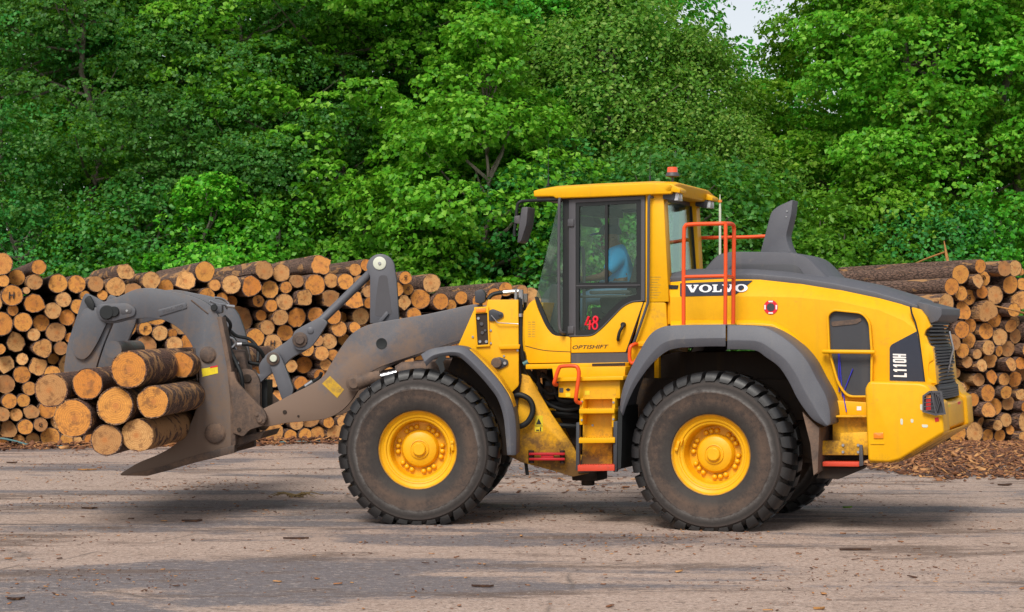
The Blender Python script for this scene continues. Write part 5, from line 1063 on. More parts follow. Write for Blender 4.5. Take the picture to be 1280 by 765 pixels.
def log_mesh(seed, lump, ns=20, length=LOGLEN, rad_=1.0):
    """axis along +y, cut end at the origin, unit radius"""
    rg = random.Random(seed); mb_v = []; fs_ = []; mi = []
    ph = [(rg.uniform(0, 6.28), rg.gauss(0, 1) * lump / (h ** 0.7)) for h in (2, 3, 4, 5, 7)]
    def rr(a, tt): return 1.0 + sum(A_ * math.cos(h * a + p_ + tt * 0.15 * h) for h, (p_, A_) in zip((2, 3, 4, 5, 7), ph)) + rg.uniform(-0.012, 0.012)
    mx = max(1.0 + sum(A_ * math.cos(h * a + p_) for h, (p_, A_) in zip((2, 3, 4, 5, 7), ph)) for a in [i * 0.1 for i in range(63)])
    tx, tz = rg.gauss(0, 0.05) + lump * rg.gauss(0, 1.2), rg.gauss(0, 0.05) + lump * rg.gauss(0, 1.2)
    ys = [0.0, 0.02, 0.4, 1.2, 2.2, 3.4, length]
    bow = rg.uniform(-0.05, 0.05); tap = rg.uniform(0.86, 0.97)
    def P(a, y, k): 
        q = rr(a, y) / mx * 0.99 * k * (1 - (1 - tap) * y / length) * (1.0 if y != 0.4 else 1 + rg.uniform(-.02, .02))
        x, z = q * math.cos(a), q * math.sin(a); e = max(0.0, 1 - y / 0.4)
        return (x * rad_ + bow * rad_ * math.sin(y / length * 3.1), y + e * (tx * x + tz * z) * 0.25 * rad_, z * rad_)
    st = rg.getstate()
    A = [2 * math.pi * i / ns for i in range(ns)]
    rings_ = []
    edge = [rr(a, 0) for a in A]
    for y in ys: rings_.append([P(a, y, 1.0) for a in A])
    cap1 = [tuple(c_ * (0.93 + 0.02 * math.sin(5 * a)) if i_ != 1 else c_ + 0.002 * rg.random() for i_, c_ in enumerate(p_)) for a, p_ in zip(A, rings_[0])]
    cap2 = [tuple(c_ * 0.5 if i_ != 1 else c_ * 0.5 + 0.003 * rg.uniform(-1, 1) for i_, c_ in enumerate(p_)) for p_ in cap1]
    rings_ = [cap2, cap1] + rings_
    vs_ = [p_ for r_ in rings_ for p_ in r_]; vs_.append((0, 0.0, 0)); cN = len(vs_) - 1
    for i in range(len(rings_) - 1):
        for k_ in range(ns):
            a, b_ = i * ns + k_, i * ns + (k_ + 1) % ns; fs_.append([a, b_, b_ + ns, a + ns]); mi.append(1 if i == 0 else 0)
    for k_ in range(ns): fs_.append([cN, (k_ + 1) % ns, k_]); mi.append(1)
    L0 = (len(rings_) - 1) * ns; fs_.append([L0 + k_ for k_ in range(ns)]); mi.append(1)
    mb = MB(); mb.v = [Vector(p_) for p_ in vs_]; mb.f = fs_; mb.m = mi
    return mb
def mesh_only(mb, name, mats, sharp=50):
    o = mb.build(name, mats, sharp=sharp); me = o.data; bpy.data.objects.remove(o); return me
ROUND = [mesh_only(log_mesh(100 + i, 0.018), 'log', ['log_bark', 'log_end']) for i in range(14)]
LUMPY = [mesh_only(log_mesh(200 + i, 0.13, 9 if i % 2 else 20), 'split_log', ['log_bark', 'log_end'], 35) for i in range(9)]
ORD = ['first', 'second', 'third', 'fourth', 'fifth', 'sixth', 'seventh', 'eighth', 'ninth', 'tenth', 'eleventh', 'twelfth', 'thirteenth', 'fourteenth', 'fifteenth', 'sixteenth', 'seventeenth', 'eighteenth', 'nineteenth', 'twentieth']
ORD += ['twenty-' + q for q in ORD[:9]] + ['thirtieth'] + ['thirty-' + q for q in ORD[:9]] + ['fortieth'] + ['forty-' + q for q in ORD[:9]] + ['fiftieth'] + ['fifty-' + q for q in ORD[:9]]
MARKABLE = []
class Stack:
    def __init__(s, P0, theta, flat=None):
        s.P0 = Vector((P0[0], P0[1], 0)); s.th = rad(theta); s.u = Vector((math.cos(s.th), math.sin(s.th), 0)); s.ax = Vector((-math.sin(s.th), math.cos(s.th), 0)); s.c = []
    def seen(s, x, y, rpx, lump):
        d = ray(x, y); C = Vector((0, 0, CAM_H)); tt = (s.P0 - C).dot(s.ax) / d.dot(s.ax); p = C + d * tt
        r_ = rpx * tt / FPX; uu = (p - s.P0).dot(s.u)
        for q in s.c:
            if (q[0] - uu) ** 2 + (q[1] - p.z) ** 2 < (0.75 * max(q[2], r_)) ** 2: return
        s.c.append([uu, p.z, r_, lump, True])
    def relax(s, n=80, fixed=0.25):
        c = s.c
        for it in range(n):
            for i in range(len(c)):
                for k_ in range(i):
                    dx, dz = c[i][0] - c[k_][0], c[i][1] - c[k_][1]; dd = math.hypot(dx, dz) + 1e-6; ov = (c[i][2] + c[k_][2]) * 0.985 - dd
                    if ov > 0:
                        for q, sg in ((c[i], 1), (c[k_], -1)): q[0] += sg * dx / dd * ov * 0.35; q[1] += sg * dz / dd * ov * 0.35; q[2] *= 1 - 0.02 * ov / q[2]
                c[i][1] = max(c[i][1], c[i][2])
    def grow(s, n=12, cap=1.4):
        r0 = [q[2] for q in s.c]
        for it in range(n):
            for i, q in enumerate(s.c):
                sl = min([math.hypot(q[0] - k_[0], q[1] - k_[1]) - q[2] - k_[2] for k_ in s.c if k_ is not q] + [q[1] - q[2]])
                if sl > 0: q[2] = min(r0[i] * cap, q[2] + sl * 0.5)
                else:                                                   # wedged on one side: nudge towards the free side
                    fx = fz = 0.0
                    for k_ in s.c:
                        if k_ is not q:
                            dx, dz = q[0] - k_[0], q[1] - k_[1]; d_ = math.hypot(dx, dz)
                            if d_ - q[2] - k_[2] < 0.01: fx += dx / d_; fz += dz / d_
                    f_ = math.hypot(fx, fz)
                    if f_ > 0.3: q[0] += fx / f_ * 0.006; q[1] = max(q[2], q[1] + fz / f_ * 0.006)
    def fill(s, u0, u1, top, rmin, rmax, n=400, seed=1):
        """more logs, each dropped to the lowest place where it rests"""
        rg = random.Random(seed); fails = 0
        for _ in range(n):
            r_ = rg.uniform(rmin, rmax) if rg.random() < 0.8 else rg.uniform(rmin * 0.8, rmin)
            A_ = np.array([[q[0], q[1], q[2]] for q in s.c]) if s.c else np.zeros((0, 3))
            cand = [np.stack([np.linspace(u0 + r_, u1 - r_, 60), np.full(60, r_)], 1)]
            for i in range(len(A_)):
                d = np.hypot(A_[:, 0] - A_[i, 0], A_[:, 1] - A_[i, 1]); R1 = A_[i, 2] + r_; R2 = A_[:, 2] + r_
                ok = (d > 1e-6) & (d < R1 + R2)
                d, R2, B_ = d[ok], R2[ok], A_[ok]
                a_ = (R1 * R1 - R2 * R2 + d * d) / (2 * d); h_ = np.sqrt(np.maximum(R1 * R1 - a_ * a_, 0)); ex = (B_[:, 0] - A_[i, 0]) / d; ez = (B_[:, 1] - A_[i, 1]) / d
                for sg in (1, -1): cand.append(np.stack([A_[i, 0] + a_ * ex - sg * h_ * ez, A_[i, 1] + a_ * ez + sg * h_ * ex], 1))
            P_ = np.concatenate(cand); ok = (P_[:, 0] > u0 + r_) & (P_[:, 0] < u1 - r_) & (P_[:, 1] >= r_ - 1e-6)
            P_ = P_[ok]; P_ = P_[[p_[1] + r_ * 0.6 < top(p_[0]) for p_ in P_]] if len(P_) else P_
            if len(P_) and len(A_):
                dd = np.hypot(P_[:, None, 0] - A_[None, :, 0], P_[:, None, 1] - A_[None, :, 1]) - A_[None, :, 2] - r_
                P_ = P_[dd.min(1) > -1e-4]
            if not len(P_):
                fails += 1
                if fails > 25: break
                continue
            q = P_[np.argmin(P_[:, 1])]; s.c.append([float(q[0]), float(q[1]), r_, rg.random() < 0.15, False])
    def build(s, where, group, seed=3):
        rg = random.Random(seed); c = sorted(s.c, key=lambda q: q[1]); rows = {}
        for q in c: rows.setdefault(int(q[1] / 0.30), []).append(q)
        for rw, qs in rows.items():
            qs.sort(key=lambda q: q[0])
            for n_, (uu, z, r_, lump, seen) in enumerate(qs):
                me = rg.choice(LUMPY if lump else ROUND); o = bpy.data.objects.new('split_log' if lump else 'log', me); COL.objects.link(o)
                o.location = s.P0 + s.u * uu + s.ax * (rg.uniform(-0.16, 0.16) if seen else rg.uniform(-0.05, 0.45)) + Vector((0, 0, z))
                o.rotation_euler = (0, 0, s.th + rg.gauss(0, 0.006)); o.rotation_euler.x = rg.gauss(0, 0.004)
                o.scale = (r_ * 1.06, rg.uniform(0.93, 1.05), r_ * 1.06)
                o.rotation_euler.y = rg.uniform(0, 6.28)
                q_ = o; MARKABLE.append((s, uu, z, o))
                kind = ('rough split ' if lump else '') + ('thick ' if r_ > 0.19 else 'thin ' if r_ < 0.13 else '')
                tag(o, '%slog in the %s, %s row up, %s from its left end' % (kind, where, ORD[rw], ORD[min(n_, len(ORD) - 1)]), 'log', group)
LS = Stack((-8.4, 32.6), 18)
T1 = [(10,125,73,0),(278,150,50,0),(35,232,42,0),(243,250,55,0),(112,345,74,0),(433,267,66,0),(572,280,62,0),(705,268,55,0),(450,388,52,0),(250,425,85,1),(380,452,60,0),(560,420,52,0),(30,555,82,0),(158,548,68,0),(318,562,60,0),(478,512,58,0),(420,620,72,0),(238,640,46,0),(135,680,82,1),(315,710,75,1),(445,735,45,0),(15,725,38,0),(752,345,35,0),(215,330,25,0),(610,340,35,0),(500,650,35,0)]
T2 = [(62,120,72,1),(178,205,62,0),(50,258,62,0),(200,308,48,0),(75,390,53,0),(178,380,48,0),(30,495,46,0),(215,478,58,1),(340,470,66,0),(72,605,68,1),(213,598,58,0),(303,578,48,0),(243,685,52,0),(150,705,42,0),(40,695,40,0),(375,675,72,0),(485,690,50,0),(530,690,35,0),(660,680,42,0),(265,140,70,1),(390,185,60,0),(400,570,50,0),(140,75,45,1)]
T3 = [(155,118,55,1),(110,180,58,0),(320,160,52,0),(205,225,50,0),(430,195,45,0),(545,160,72,1),(675,130,63,0),(690,235,48,0),(45,245,48,0),(750,190,40,0),(310,475,42,0),(380,492,48,0),(300,575,62,0),(470,567,50,0),(235,600,40,0),(0,185,35,0),(385,630,45,0),(450,505,30,0)]
T4 = [(60,245,62,0),(225,245,72,1),(305,175,65,1),(415,160,52,0),(528,225,40,0),(685,130,62,1),(625,250,68,0),(440,250,36,0),(370,255,60,1),(278,320,38,0),(335,355,38,0),(447,347,52,0),(535,325,60,1),(405,440,50,0),(520,430,68,1),(340,508,45,0),(255,565,55,0),(465,525,50,0),(368,595,55,0),(280,680,48,0),(725,325,60,1),(640,590,35,0),(672,665,45,0),(735,680,35,0),(735,580,45,0),(620,430,50,0),(490,745,35,0),(590,640,45,0),(695,745,35,0),(745,220,50,0),(745,430,50,0),(40,320,30,0)]
T5 = [(245,140,40,0),(290,115,38,0),(150,225,55,0),(75,330,62,1),(215,330,65,1),(300,350,35,0),(265,430,52,0),(130,505,50,0),(80,575,52,1),(105,420,40,0),(300,265,40,0),(220,215,40,0),(475,170,28,0),(525,195,40,0),(495,260,40,0),(565,262,36,0),(545,345,48,1),(655,335,62,0),(608,402,48,0),(710,235,55,0),(755,340,50,0),(200,505,35,0),(580,715,30,0)]
T6 = [(385,660,68,0),(520,685,45,0),(600,650,50,0),(675,650,55,0),(805,642,60,0),(360,270,48,0),(400,375,45,1),(570,290,48,0),(680,235,40,0),(755,570,35,0),(880,580,45,0),(330,350,40,0),(545,600,50,0),(270,695,30,0)]
T6b = [(185,218,38,0),(130,255,35,0),(480,160,36,0),(575,170,34,0),(300,235,40,0),(400,200,42,0)]
for T_, ox, oy, sc_ in ((T1, 0, 310, 5.885), (T2, 0, 435, 5.885), (T3, 125, 320, 5.1), (T4, 270, 310, 5.1), (T5, 400, 310, 5.1), (T6, 280, 430, 5.885), (T6b, 540, 330, 5.1)):
    for x, y, r_, lp in T_: LS.seen(ox + x / sc_, oy + y / sc_, r_ / sc_ * 1.06, lp)
LS.relax()
def top_left(u):
    X = -8.4 + u * math.cos(rad(18)); D = 32.6 + u * math.sin(rad(18)); x = 640 + FPX * X / D
    y = 336 if x < 515 else 352 if x < 545 else 364
    return CAM_H + (HORIZ - y) / FPX * D
NS = len(LS.c); LS.fill(-1.1, 9.6, top_left, 0.17, 0.25, 150, 5); LS.fill(-1.1, 6.0, top_left, 0.085, 0.12, 40, 6); LS.grow(); print('left', NS, len(LS.c))
LS.build('left stack', 'logs stacked behind the loader to the left', 3)
RS = Stack((7.25, 33.6), 20)
T7 = [(475,148,50,0),(645,152,52,0),(778,165,60,0),(820,170,30,0),(355,205,70,0),(435,240,62,1),(560,250,62,1),(268,295,62,0),(345,330,52,0),(455,365,64,0),(525,320,50,0),(620,345,52,0),(745,258,68,0),(810,265,45,0),(230,415,70,0),(270,498,52,0),(408,465,78,1),(550,460,82,1),(710,462,52,0),(650,542,70,0),(710,580,52,0),(800,390,75,1),(555,630,58,0),(787,642,55,0),(425,590,60,0),(355,613,65,0),(300,677,65,0),(232,550,40,0),(470,690,65,0),(515,690,60,0),(375,740,55,0),(670,675,65,0),(725,730,60,0),(810,730,50,0)]
T8 = [(400,60,32,0),(370,128,42,0),(215,180,45,0),(450,160,55,1),(520,120,62,1),(605,45,42,0),(632,140,62,1),(755,145,40,0),(455,243,48,0),(545,270,62,1),(628,265,48,0),(708,272,58,0),(325,330,52,0),(505,345,60,0),(625,355,42,0),(470,485,60,1),(583,467,62,0),(755,450,40,0),(770,590,85,0),(575,610,42,0),(625,580,52,0),(310,680,68,0),(455,655,72,0),(520,690,52,0),(635,675,48,0),(675,660,40,0),(720,675,42,0),(190,705,42,0)]
for T_, ox, oy, sc_ in ((T7, 1140, 310, 5.885), (T8, 1150, 430, 5.885)):
    for x, y, r_, lp in T_: RS.seen(ox + x / sc_, oy + y / sc_, r_ / sc_ * 1.02, lp)
RS.relax()
RS.fill(-0.35, 3.6, lambda u: CAM_H + (HORIZ - 330) / FPX * 34.2, 0.15, 0.22, 40, 9); RS.fill(-0.3, 3.4, lambda u: 3.0, 0.085, 0.12, 20, 6); RS.grow(); print('right', len(RS.c))
RS.build('right stack', 'logs stacked behind the loader to the right', 4)
# painted marks on a few cut ends
STROKES = {'f': [[(-.3, -.4), (-.2, .4), (.3, .45)], [(-.25, 0), (.2, .05)]], 'h': [[(-.3, .4), (-.35, -.4)], [(.2, .4), (.15, -.4)], [(-.35, 0), (.3, .05)]], 'five': [[(.3, .4), (-.2, .4), (-.25, .05), (.15, .05), (.2, -.3), (-.3, -.4)]],
           'slash': [[(-.4, -.1), (0, .1), (.1, -.3)], [(-.1, .4), (.2, .3), (.35, -.1)]], 'ring': [[(.25, .35), (-.2, .3), (-.3, -.1), (0, -.35), (.3, -.2)], [(0, 0), (.3, 0)]]}
def px_face(S_, x, y, back=-0.19):
    P_ = S_.P0 + S_.ax * back; d = ray(x, y); C = Vector((0, 0, CAM_H)); tt = (P_ - C).dot(S_.ax) / d.dot(S_.ax); return C + d * tt
for S_, x, y, key in ((LS, 22, 371, 'h'), (LS, 324, 373, 'five'), (LS, 342, 427, 'h'), (LS, 503, 348, 'five'), (LS, 511, 361, 'slash'), (LS, 186, 413, 'f'), (LS, 51, 533, 'ring'), (RS, 1218, 373, 'ring'), (RS, 1236, 352, 'slash')):
    p = px_face(S_, x, y, 0.0); uu = (p - S_.P0).dot(S_.u)
    o = min((m_ for m_ in MARKABLE if m_[0] is S_), key=lambda m_: (m_[1] - uu) ** 2 + (m_[2] - p.z) ** 2)[3]
    ro_ = o.rotation_euler.y; mb = MB()
    for st in STROKES[key]:
        L_ = []
        for sx, sz in st:
            X_, Z_ = sx * 0.75, sz * 0.75; L_.append((X_ * math.cos(-ro_) + Z_ * math.sin(-ro_), -0.018, -X_ * math.sin(-ro_) + Z_ * math.cos(-ro_)))
        mb.tube(L_, 0.055, 5)
    for q in mb.v: q.y = -0.018 + (q.y + 0.018) * 0.12
    mb.build('paint_mark', 'black_print', o)

# ------------------------------------------------------------------ the load in the grapple
HELD = [(63.7, 487.8, 19.5, 2.2, 0.0, 'leftmost pale log held in the grapple, its end stained with dark spots'), (109.4, 480, 18, 2.15, 0.0, 'deep orange log held in the grapple, second from left in the upper row'),
        (161, 462, 21.5, 2.25, 0.0, 'topmost thick log held in the grapple with patchy dark bark'), (91, 523, 22.5, 2.2, 0.0, 'largest log held in the grapple, left of the middle row'),
        (143.7, 507.5, 22, 2.18, 0.0, 'thick orange log held in the middle of the grapple load'), (191, 502.5, 19, 2.2, 0.0, 'dark barked log held in the grapple against the curved side plate'),
        (133, 550, 18.5, 2.15, 0.0, 'lowest log held in the grapple, at the left'), (172, 544, 19, 2.1, 0.0, 'peeled yellow log lying on the grapple tine'),
        (226, 456, 15, 0.9, 0.0, 'pale peeled log lying high in the grapple beside the side plate')]
for i, (x, y, rpx, s_, yw, lb) in enumerate(HELD):
    c = F.px(x, y, s_); cw_ = F.M @ c; r_ = rpx * cw_.y / FPX
    e = bpy.data.objects.new('held_log', None); COL.objects.link(e); e.location = cw_; e.rotation_euler = (rad(0.3), 0, -PSF + rad(0.6))
    tag(e, lb, 'log', 'logs held in the grapple')
    full = log_mesh(300 + i, 0.02, 28, 4.9, r_ * 1.12)
    nend = full.m.pop(); fend = full.f.pop(); full.m.append(0); full.f.append(fend)
    for nm, mi, mt in (('bark', 0, 'log_bark_peeled' if i in (0, 1, 2, 3, 7, 8) else 'log_bark'), ('cut_end', 1, 'log_end')):
        mb = MB(); mb.v = full.v; mb.f = [f for f, q in zip(full.f, full.m) if q == mi]; mb.m = [0] * len(mb.f)
        used = sorted({k_ for f in mb.f for k_ in f}); mp_ = {k_: n_ for n_, k_ in enumerate(used)}
        mb.v = [full.v[k_] / r_ for k_ in used]; mb.f = [[mp_[k_] for k_ in f] for f in mb.f]
        o = mb.build(nm, mt, e, sharp=50); o.scale = (r_, r_, r_)
# ------------------------------------------------------------------ trees
def leaf_mat(name, c0, c1, c2):
    m, t, b = newmat(name); o = [n for n in t.nodes if n.type == 'OUTPUT_MATERIAL'][0]
    ge = nd(t, 'ShaderNodeNewGeometry'); oi = nd(t, 'ShaderNodeObjectInfo')
    rmp = nd(t, 'ShaderNodeValToRGB'); t.links.new(ge.outputs['Random Per Island'], rmp.inputs[0]); el = rmp.color_ramp.elements; el.new(0.5)
    for e, p_, c in zip(el, (0.0, 0.6, 1.0), (c0, c1, c2)): e.position = p_; e.color = (*c, 1)
    h = nd(t, 'ShaderNodeHueSaturation'); t.links.new(rmp.outputs[0], h.inputs['Color'])
    t.links.new(math_(t, 'MULTIPLY_ADD', oi.outputs['Random'], 0.035, 0.492), h.inputs['Hue']); t.links.new(math_(t, 'MULTIPLY_ADD', oi.outputs['Random'], 0.40, 0.76), h.inputs['Value'])
    t.links.new(h.outputs[0], b.inputs['Base Color']); b.inputs['Roughness'].default_value = 0.45; b.inputs['Specular IOR Level'].default_value = 0.22
    tl_ = nd(t, 'ShaderNodeBsdfTranslucent'); t.links.new(mixc(t, 0.6, h.outputs[0], (0.28, 0.58, 0.03)), tl_.inputs[0])
    mx = nd(t, 'ShaderNodeMixShader'); mx.inputs[0].default_value = 0.40; t.links.new(b.outputs[0], mx.inputs[1]); t.links.new(tl_.outputs[0], mx.inputs[2]); t.links.new(mx.outputs[0], o.inputs[0])
leaf_mat('leaf_deep', (0.045, 0.16, 0.010), (0.085, 0.29, 0.016), (0.20, 0.44, 0.045))
leaf_mat('leaf_bright', (0.075, 0.24, 0.012), (0.15, 0.38, 0.018), (0.32, 0.55, 0.06))
leaf_mat('leaf_blue', (0.028, 0.13, 0.022), (0.060, 0.23, 0.036), (0.16, 0.36, 0.085))
leaf_mat('leaf_olive', (0.075, 0.19, 0.020), (0.15, 0.31, 0.036), (0.33, 0.44, 0.09))
paint('tree_bark', (0.20, 0.17, 0.14), 0.9, (0.09, 0.075, 0.06), 0.4, 2.0)
def leaves_to_mesh(me, V):
    n = len(V); me.vertices.add(n * 4); me.vertices.foreach_set('co', V.reshape(-1).astype(np.float32))
    tri = (np.arange(n)[:, None] * 4 + np.array([0, 1, 2, 0, 2, 3])[None]).reshape(-1)
    me.loops.add(n * 6); me.loops.foreach_set('vertex_index', tri.astype(np.int32)); me.polygons.add(n * 2)
    me.polygons.foreach_set('loop_start', (np.arange(n * 2) * 3).astype(np.int32)); me.polygons.foreach_set('loop_total', np.full(n * 2, 3, np.int32)); me.update()
def crown_mesh(name, seed, H, Rw, n_cl, per, leaf, z0=0.6, flat=0.55, droop=0.0, shape=0.5):
    """leaves gathered in sprays on the tips of boughs: crown height H from the ground, half width Rw"""
    g = np.random.default_rng(seed); C = []
    while len(C) < n_cl:
        z = g.uniform(z0, H); u = z / H
        w_ = Rw * (0.62 + 0.38 * math.sin(math.pi * min(1, (u + 0.08))) ) * (1 if u < 0.62 else max(0.12, 1 - ((u - 0.62) / 0.40) ** 2 * 0.9))
        a = g.uniform(0, 2 * math.pi); q = w_ * (0.45 + 0.55 * g.random() ** 0.5)
        C.append((q * math.cos(a), q * math.sin(a), z, g.uniform(0.5, 1.15) * (0.75 if u > 0.8 else 1.0), a))
    V = []
    for cx, cy, cz, rc, a in C:
        n = int(per * g.uniform(0.6, 1.4) * rc ** 1.5); d = g.normal(size=(n, 3)); d[:, 2] += 0.35; d /= np.linalg.norm(d, axis=1)[:, None]
        rr = rc * (0.60 + 0.45 * g.random(n) ** 0.5)
        sub_ = g.normal(size=(max(3, n // 14), 3)) ; sub_ /= np.linalg.norm(sub_, axis=1)[:, None]
        near = (d @ sub_.T).argmax(1); d = d * 0.55 + sub_[near] * 0.45                      # twigs: leaves crowd round a few directions
        p = np.array([cx, cy, cz]) + d * rr[:, None] * np.array([1.15, 1.15, flat + 0.15 * g.random()])
        p[:, 2] -= droop * (rr / rc) ** 2 * g.random(n) * rc
        out = np.array([math.cos(a), math.sin(a), 0.25]); nrm = d * 0.5 + out * 0.35 + np.array([0, 0, 0.70]) + g.normal(size=(n, 3)) * 0.55; nrm /= np.linalg.norm(nrm, axis=1)[:, None]
        ax = np.cross(nrm, g.normal(size=(n, 3))); ax[:, 2] -= 0.25; ax -= (ax * nrm).sum(1)[:, None] * nrm; ax /= np.linalg.norm(ax, axis=1)[:, None]
        sd_ = np.cross(nrm, ax); L = leaf * g.uniform(0.6, 1.35, n)[:, None]
        b0 = p - ax * L * 0.5; tip = p + ax * L * 0.55 - nrm * L * 0.10; l_ = p - ax * L * 0.04 + sd_ * L * 0.42 + nrm * L * 0.10; r_ = p - ax * L * 0.04 - sd_ * L * 0.42 + nrm * L * 0.10; l2 = p + ax * L * 0.14 + sd_ * L * 0.24; r2 = p + ax * L * 0.14 - sd_ * L * 0.24
        V.append(np.stack([b0, l_, tip, r_], 1))
    V = np.concatenate(V); V[:, :, 2] = np.maximum(V[:, :, 2], 0.03); n = len(V)
    me = bpy.data.meshes.new(name); leaves_to_mesh(me, V)
    return me, C
def trunk_mb(H, Rw, C, seed, r0=0.16, boughs=44):
    rg = random.Random(seed); mb = MB(); path = [(0, 0, -0.05)]; n = 7
    for i in range(1, n + 1): path.append((rg.gauss(0, 0.10) * i * 0.4, rg.gauss(0, 0.10) * i * 0.4, H * 0.92 * i / n))
    mb.tube(path, [r0 * (1.25 if i == 0 else 1 - 0.85 * i / n) for i in range(n + 1)], 9)
    for cx, cy, cz, rc, a in rg.sample(C, min(boughs, len(C))):
        hz = max(0.5, cz - rg.uniform(0.4, 1.4)); k = min(n - 1, int(hz / (H * 0.92) * n)); f = hz / (H * 0.92) * n - k
        b0 = Vector(path[k]).lerp(Vector(path[k + 1]), min(1, max(0, f))); b1 = Vector((cx, cy, cz)); md_ = b0.lerp(b1, 0.55) + Vector((0, 0, -0.15))
        rb = 0.045 * (1 - 0.6 * hz / H) + 0.012; mb.tube([b0, md_, b1], [rb, rb * 0.7, 0.008], 5)
    return mb
KIND = {}
def kind(key, mat, seed, H, Rw, n_cl, per, leaf, **kw):
    r0 = kw.pop('r0', 0.16)
    me, C = crown_mesh('crown', seed, H, Rw, n_cl, per, leaf, **kw); me.materials.append(MATS[mat])
    KIND[key] = (me, mesh_only(trunk_mb(H, Rw, C, seed, r0), 'trunk', 'tree_bark'), H)
kind('maple', 'leaf_deep', 11, 12.5, 3.4, 120, 880, 0.104, flat=0.45)
kind('plane', 'leaf_bright', 12, 13.0, 3.6, 120, 880, 0.108, flat=0.45)
kind('birch', 'leaf_olive', 13, 10.5, 3.0, 130, 780, 0.086, flat=0.7, droop=0.8)
kind('elm', 'leaf_blue', 14, 12.0, 3.4, 140, 760, 0.084, flat=0.5)
kind('sapling', 'leaf_bright', 15, 5.2, 1.5, 60, 480, 0.108, z0=0.2, flat=0.6, r0=0.06)
kind('young_maple', 'leaf_bright', 25, 8.0, 2.0, 84, 600, 0.115, z0=0.3, flat=0.5, r0=0.08)
kind('shrub', 'leaf_deep', 16, 3.8, 1.7, 50, 480, 0.088, z0=0.15, flat=0.7, r0=0.05)
kind('thicket', 'leaf_blue', 17, 4.6, 1.9, 54, 480, 0.084, z0=0.15, flat=0.7, r0=0.05)
def tree(name, key, x, D, hs, rot, label, group, ws=1.0):
    X = (x - 640) / FPX * D; cm, tm, H = KIND[key]
    e = bpy.data.objects.new(name, None); COL.objects.link(e); e.location = (X, D, 0); e.rotation_euler = (0, 0, rot); e.scale = (hs * ws, hs * ws, hs)
    tag(e, label, 'tree' if name.endswith('tree') or name == 'sapling' else 'bush', group)
    for nm, me in (('crown', cm), ('trunk', tm)):
        o = bpy.data.objects.new(nm, me); COL.objects.link(o); o.parent = e
G1 = 'tall trees behind the log stacks'; G2 = 'young trees and bushes behind the log stacks'
for a in (
    ('leafy_tree', 'elm', 0, 44.5, 1.02, 0.3, 'dark bluish green tree at the left edge of the picture'),
    ('leafy_tree', 'elm', 115, 43.5, 0.95, 2.1, 'dark tree with silvery leaf tips left of the grapple top'),
    ('leafy_tree', 'plane', 225, 45.5, 1.0, 4.0, 'broad-leaved tree above the grapple'),
    ('leafy_tree', 'elm', 320, 44.0, 0.92, 1.2, 'dense small-leaved tree above the grapple hoses'),
    ('leafy_tree', 'plane', 425, 44.5, 1.02, 5.2, 'bright large-leaved tree above the tilt lever'),
    ('leafy_tree', 'maple', 525, 46.0, 1.0, 0.9, 'deep green tree left of the cab, behind the bright young maple'),
    ('leafy_tree', 'maple', 650, 46.5, 1.03, 3.3, 'deep green tree rising behind the cab front'),
    ('leafy_tree', 'birch', 760, 44.5, 1.0, 2.5, 'olive drooping-leaved tree above the cab roof'),
    ('leafy_tree', 'birch', 868, 44.0, 0.80, 0.4, 'olive drooping-leaved tree behind the beacon, left of the sky gap'),
    ('leafy_tree', 'maple', 955, 46.5, 0.58, 1.9, 'shorter dark tree below the sky gap'),
    ('leafy_tree', 'plane', 1138, 45.0, 1.0, 5.9, 'bright large-leaved tree right of the sky gap'),
    ('leafy_tree', 'plane', 1165, 44.0, 0.98, 2.8, 'bright large-leaved tree above the right log stack'),
    ('leafy_tree', 'plane', 1270, 44.5, 1.04, 1.0, 'bright large-leaved tree at the right edge of the picture')): tree(*a, G1)
for a in (
    ('bush', 'thicket', 20, 41.0, 1.0, 0.2, 'bluish bush behind the left end of the log stack'),
    ('bush', 'shrub', 120, 40.8, 1.0, 1.2, 'green bush behind the stack, left of the grapple claw'),
    ('sapling', 'sapling', 265, 40.6, 0.92, 2.2, 'bright young maple behind the stack above the grapple arm'),
    ('bush', 'thicket', 190, 41.6, 1.12, 4.2, 'bluish bush left of the bright young maple'),
    ('bush', 'shrub', 345, 41.0, 1.05, 3.0, 'green bush behind the stack above the bell crank'),
    ('bush', 'shrub', 450, 41.2, 1.15, 0.6, 'green bush behind the tilt lever'),
    ('sapling', 'young_maple', 600, 41.0, 1.0, 5.0, 'tall bright young maple left of the cab mirror'),
    ('sapling', 'sapling', 530, 40.5, 0.85, 1.0, 'short bright young maple right of the tilt lever'),
    ('bush', 'thicket', 700, 41.5, 1.2, 1.9, 'bluish bush seen through the cab door window'),
    ('bush', 'thicket', 835, 41.0, 1.25, 3.7, 'bluish bush seen through the rear cab window'),
    ('bush', 'shrub', 925, 41.3, 1.2, 2.9, 'green bush behind the orange handrail'),
    ('bush', 'shrub', 1030, 40.9, 1.1, 5.5, 'green bush right of the exhaust stack'),
    ('sapling', 'sapling', 1100, 41.4, 1.0, 0.3, 'bright young maple behind the left end of the right stack'),
    ('bush', 'thicket', 1165, 41.0, 1.0, 4.4, 'bluish bush behind the broken stick on the right stack'),
    ('bush', 'shrub', 1255, 41.2, 1.1, 2.0, 'green bush behind the right end of the right stack')): tree(*a, G2)
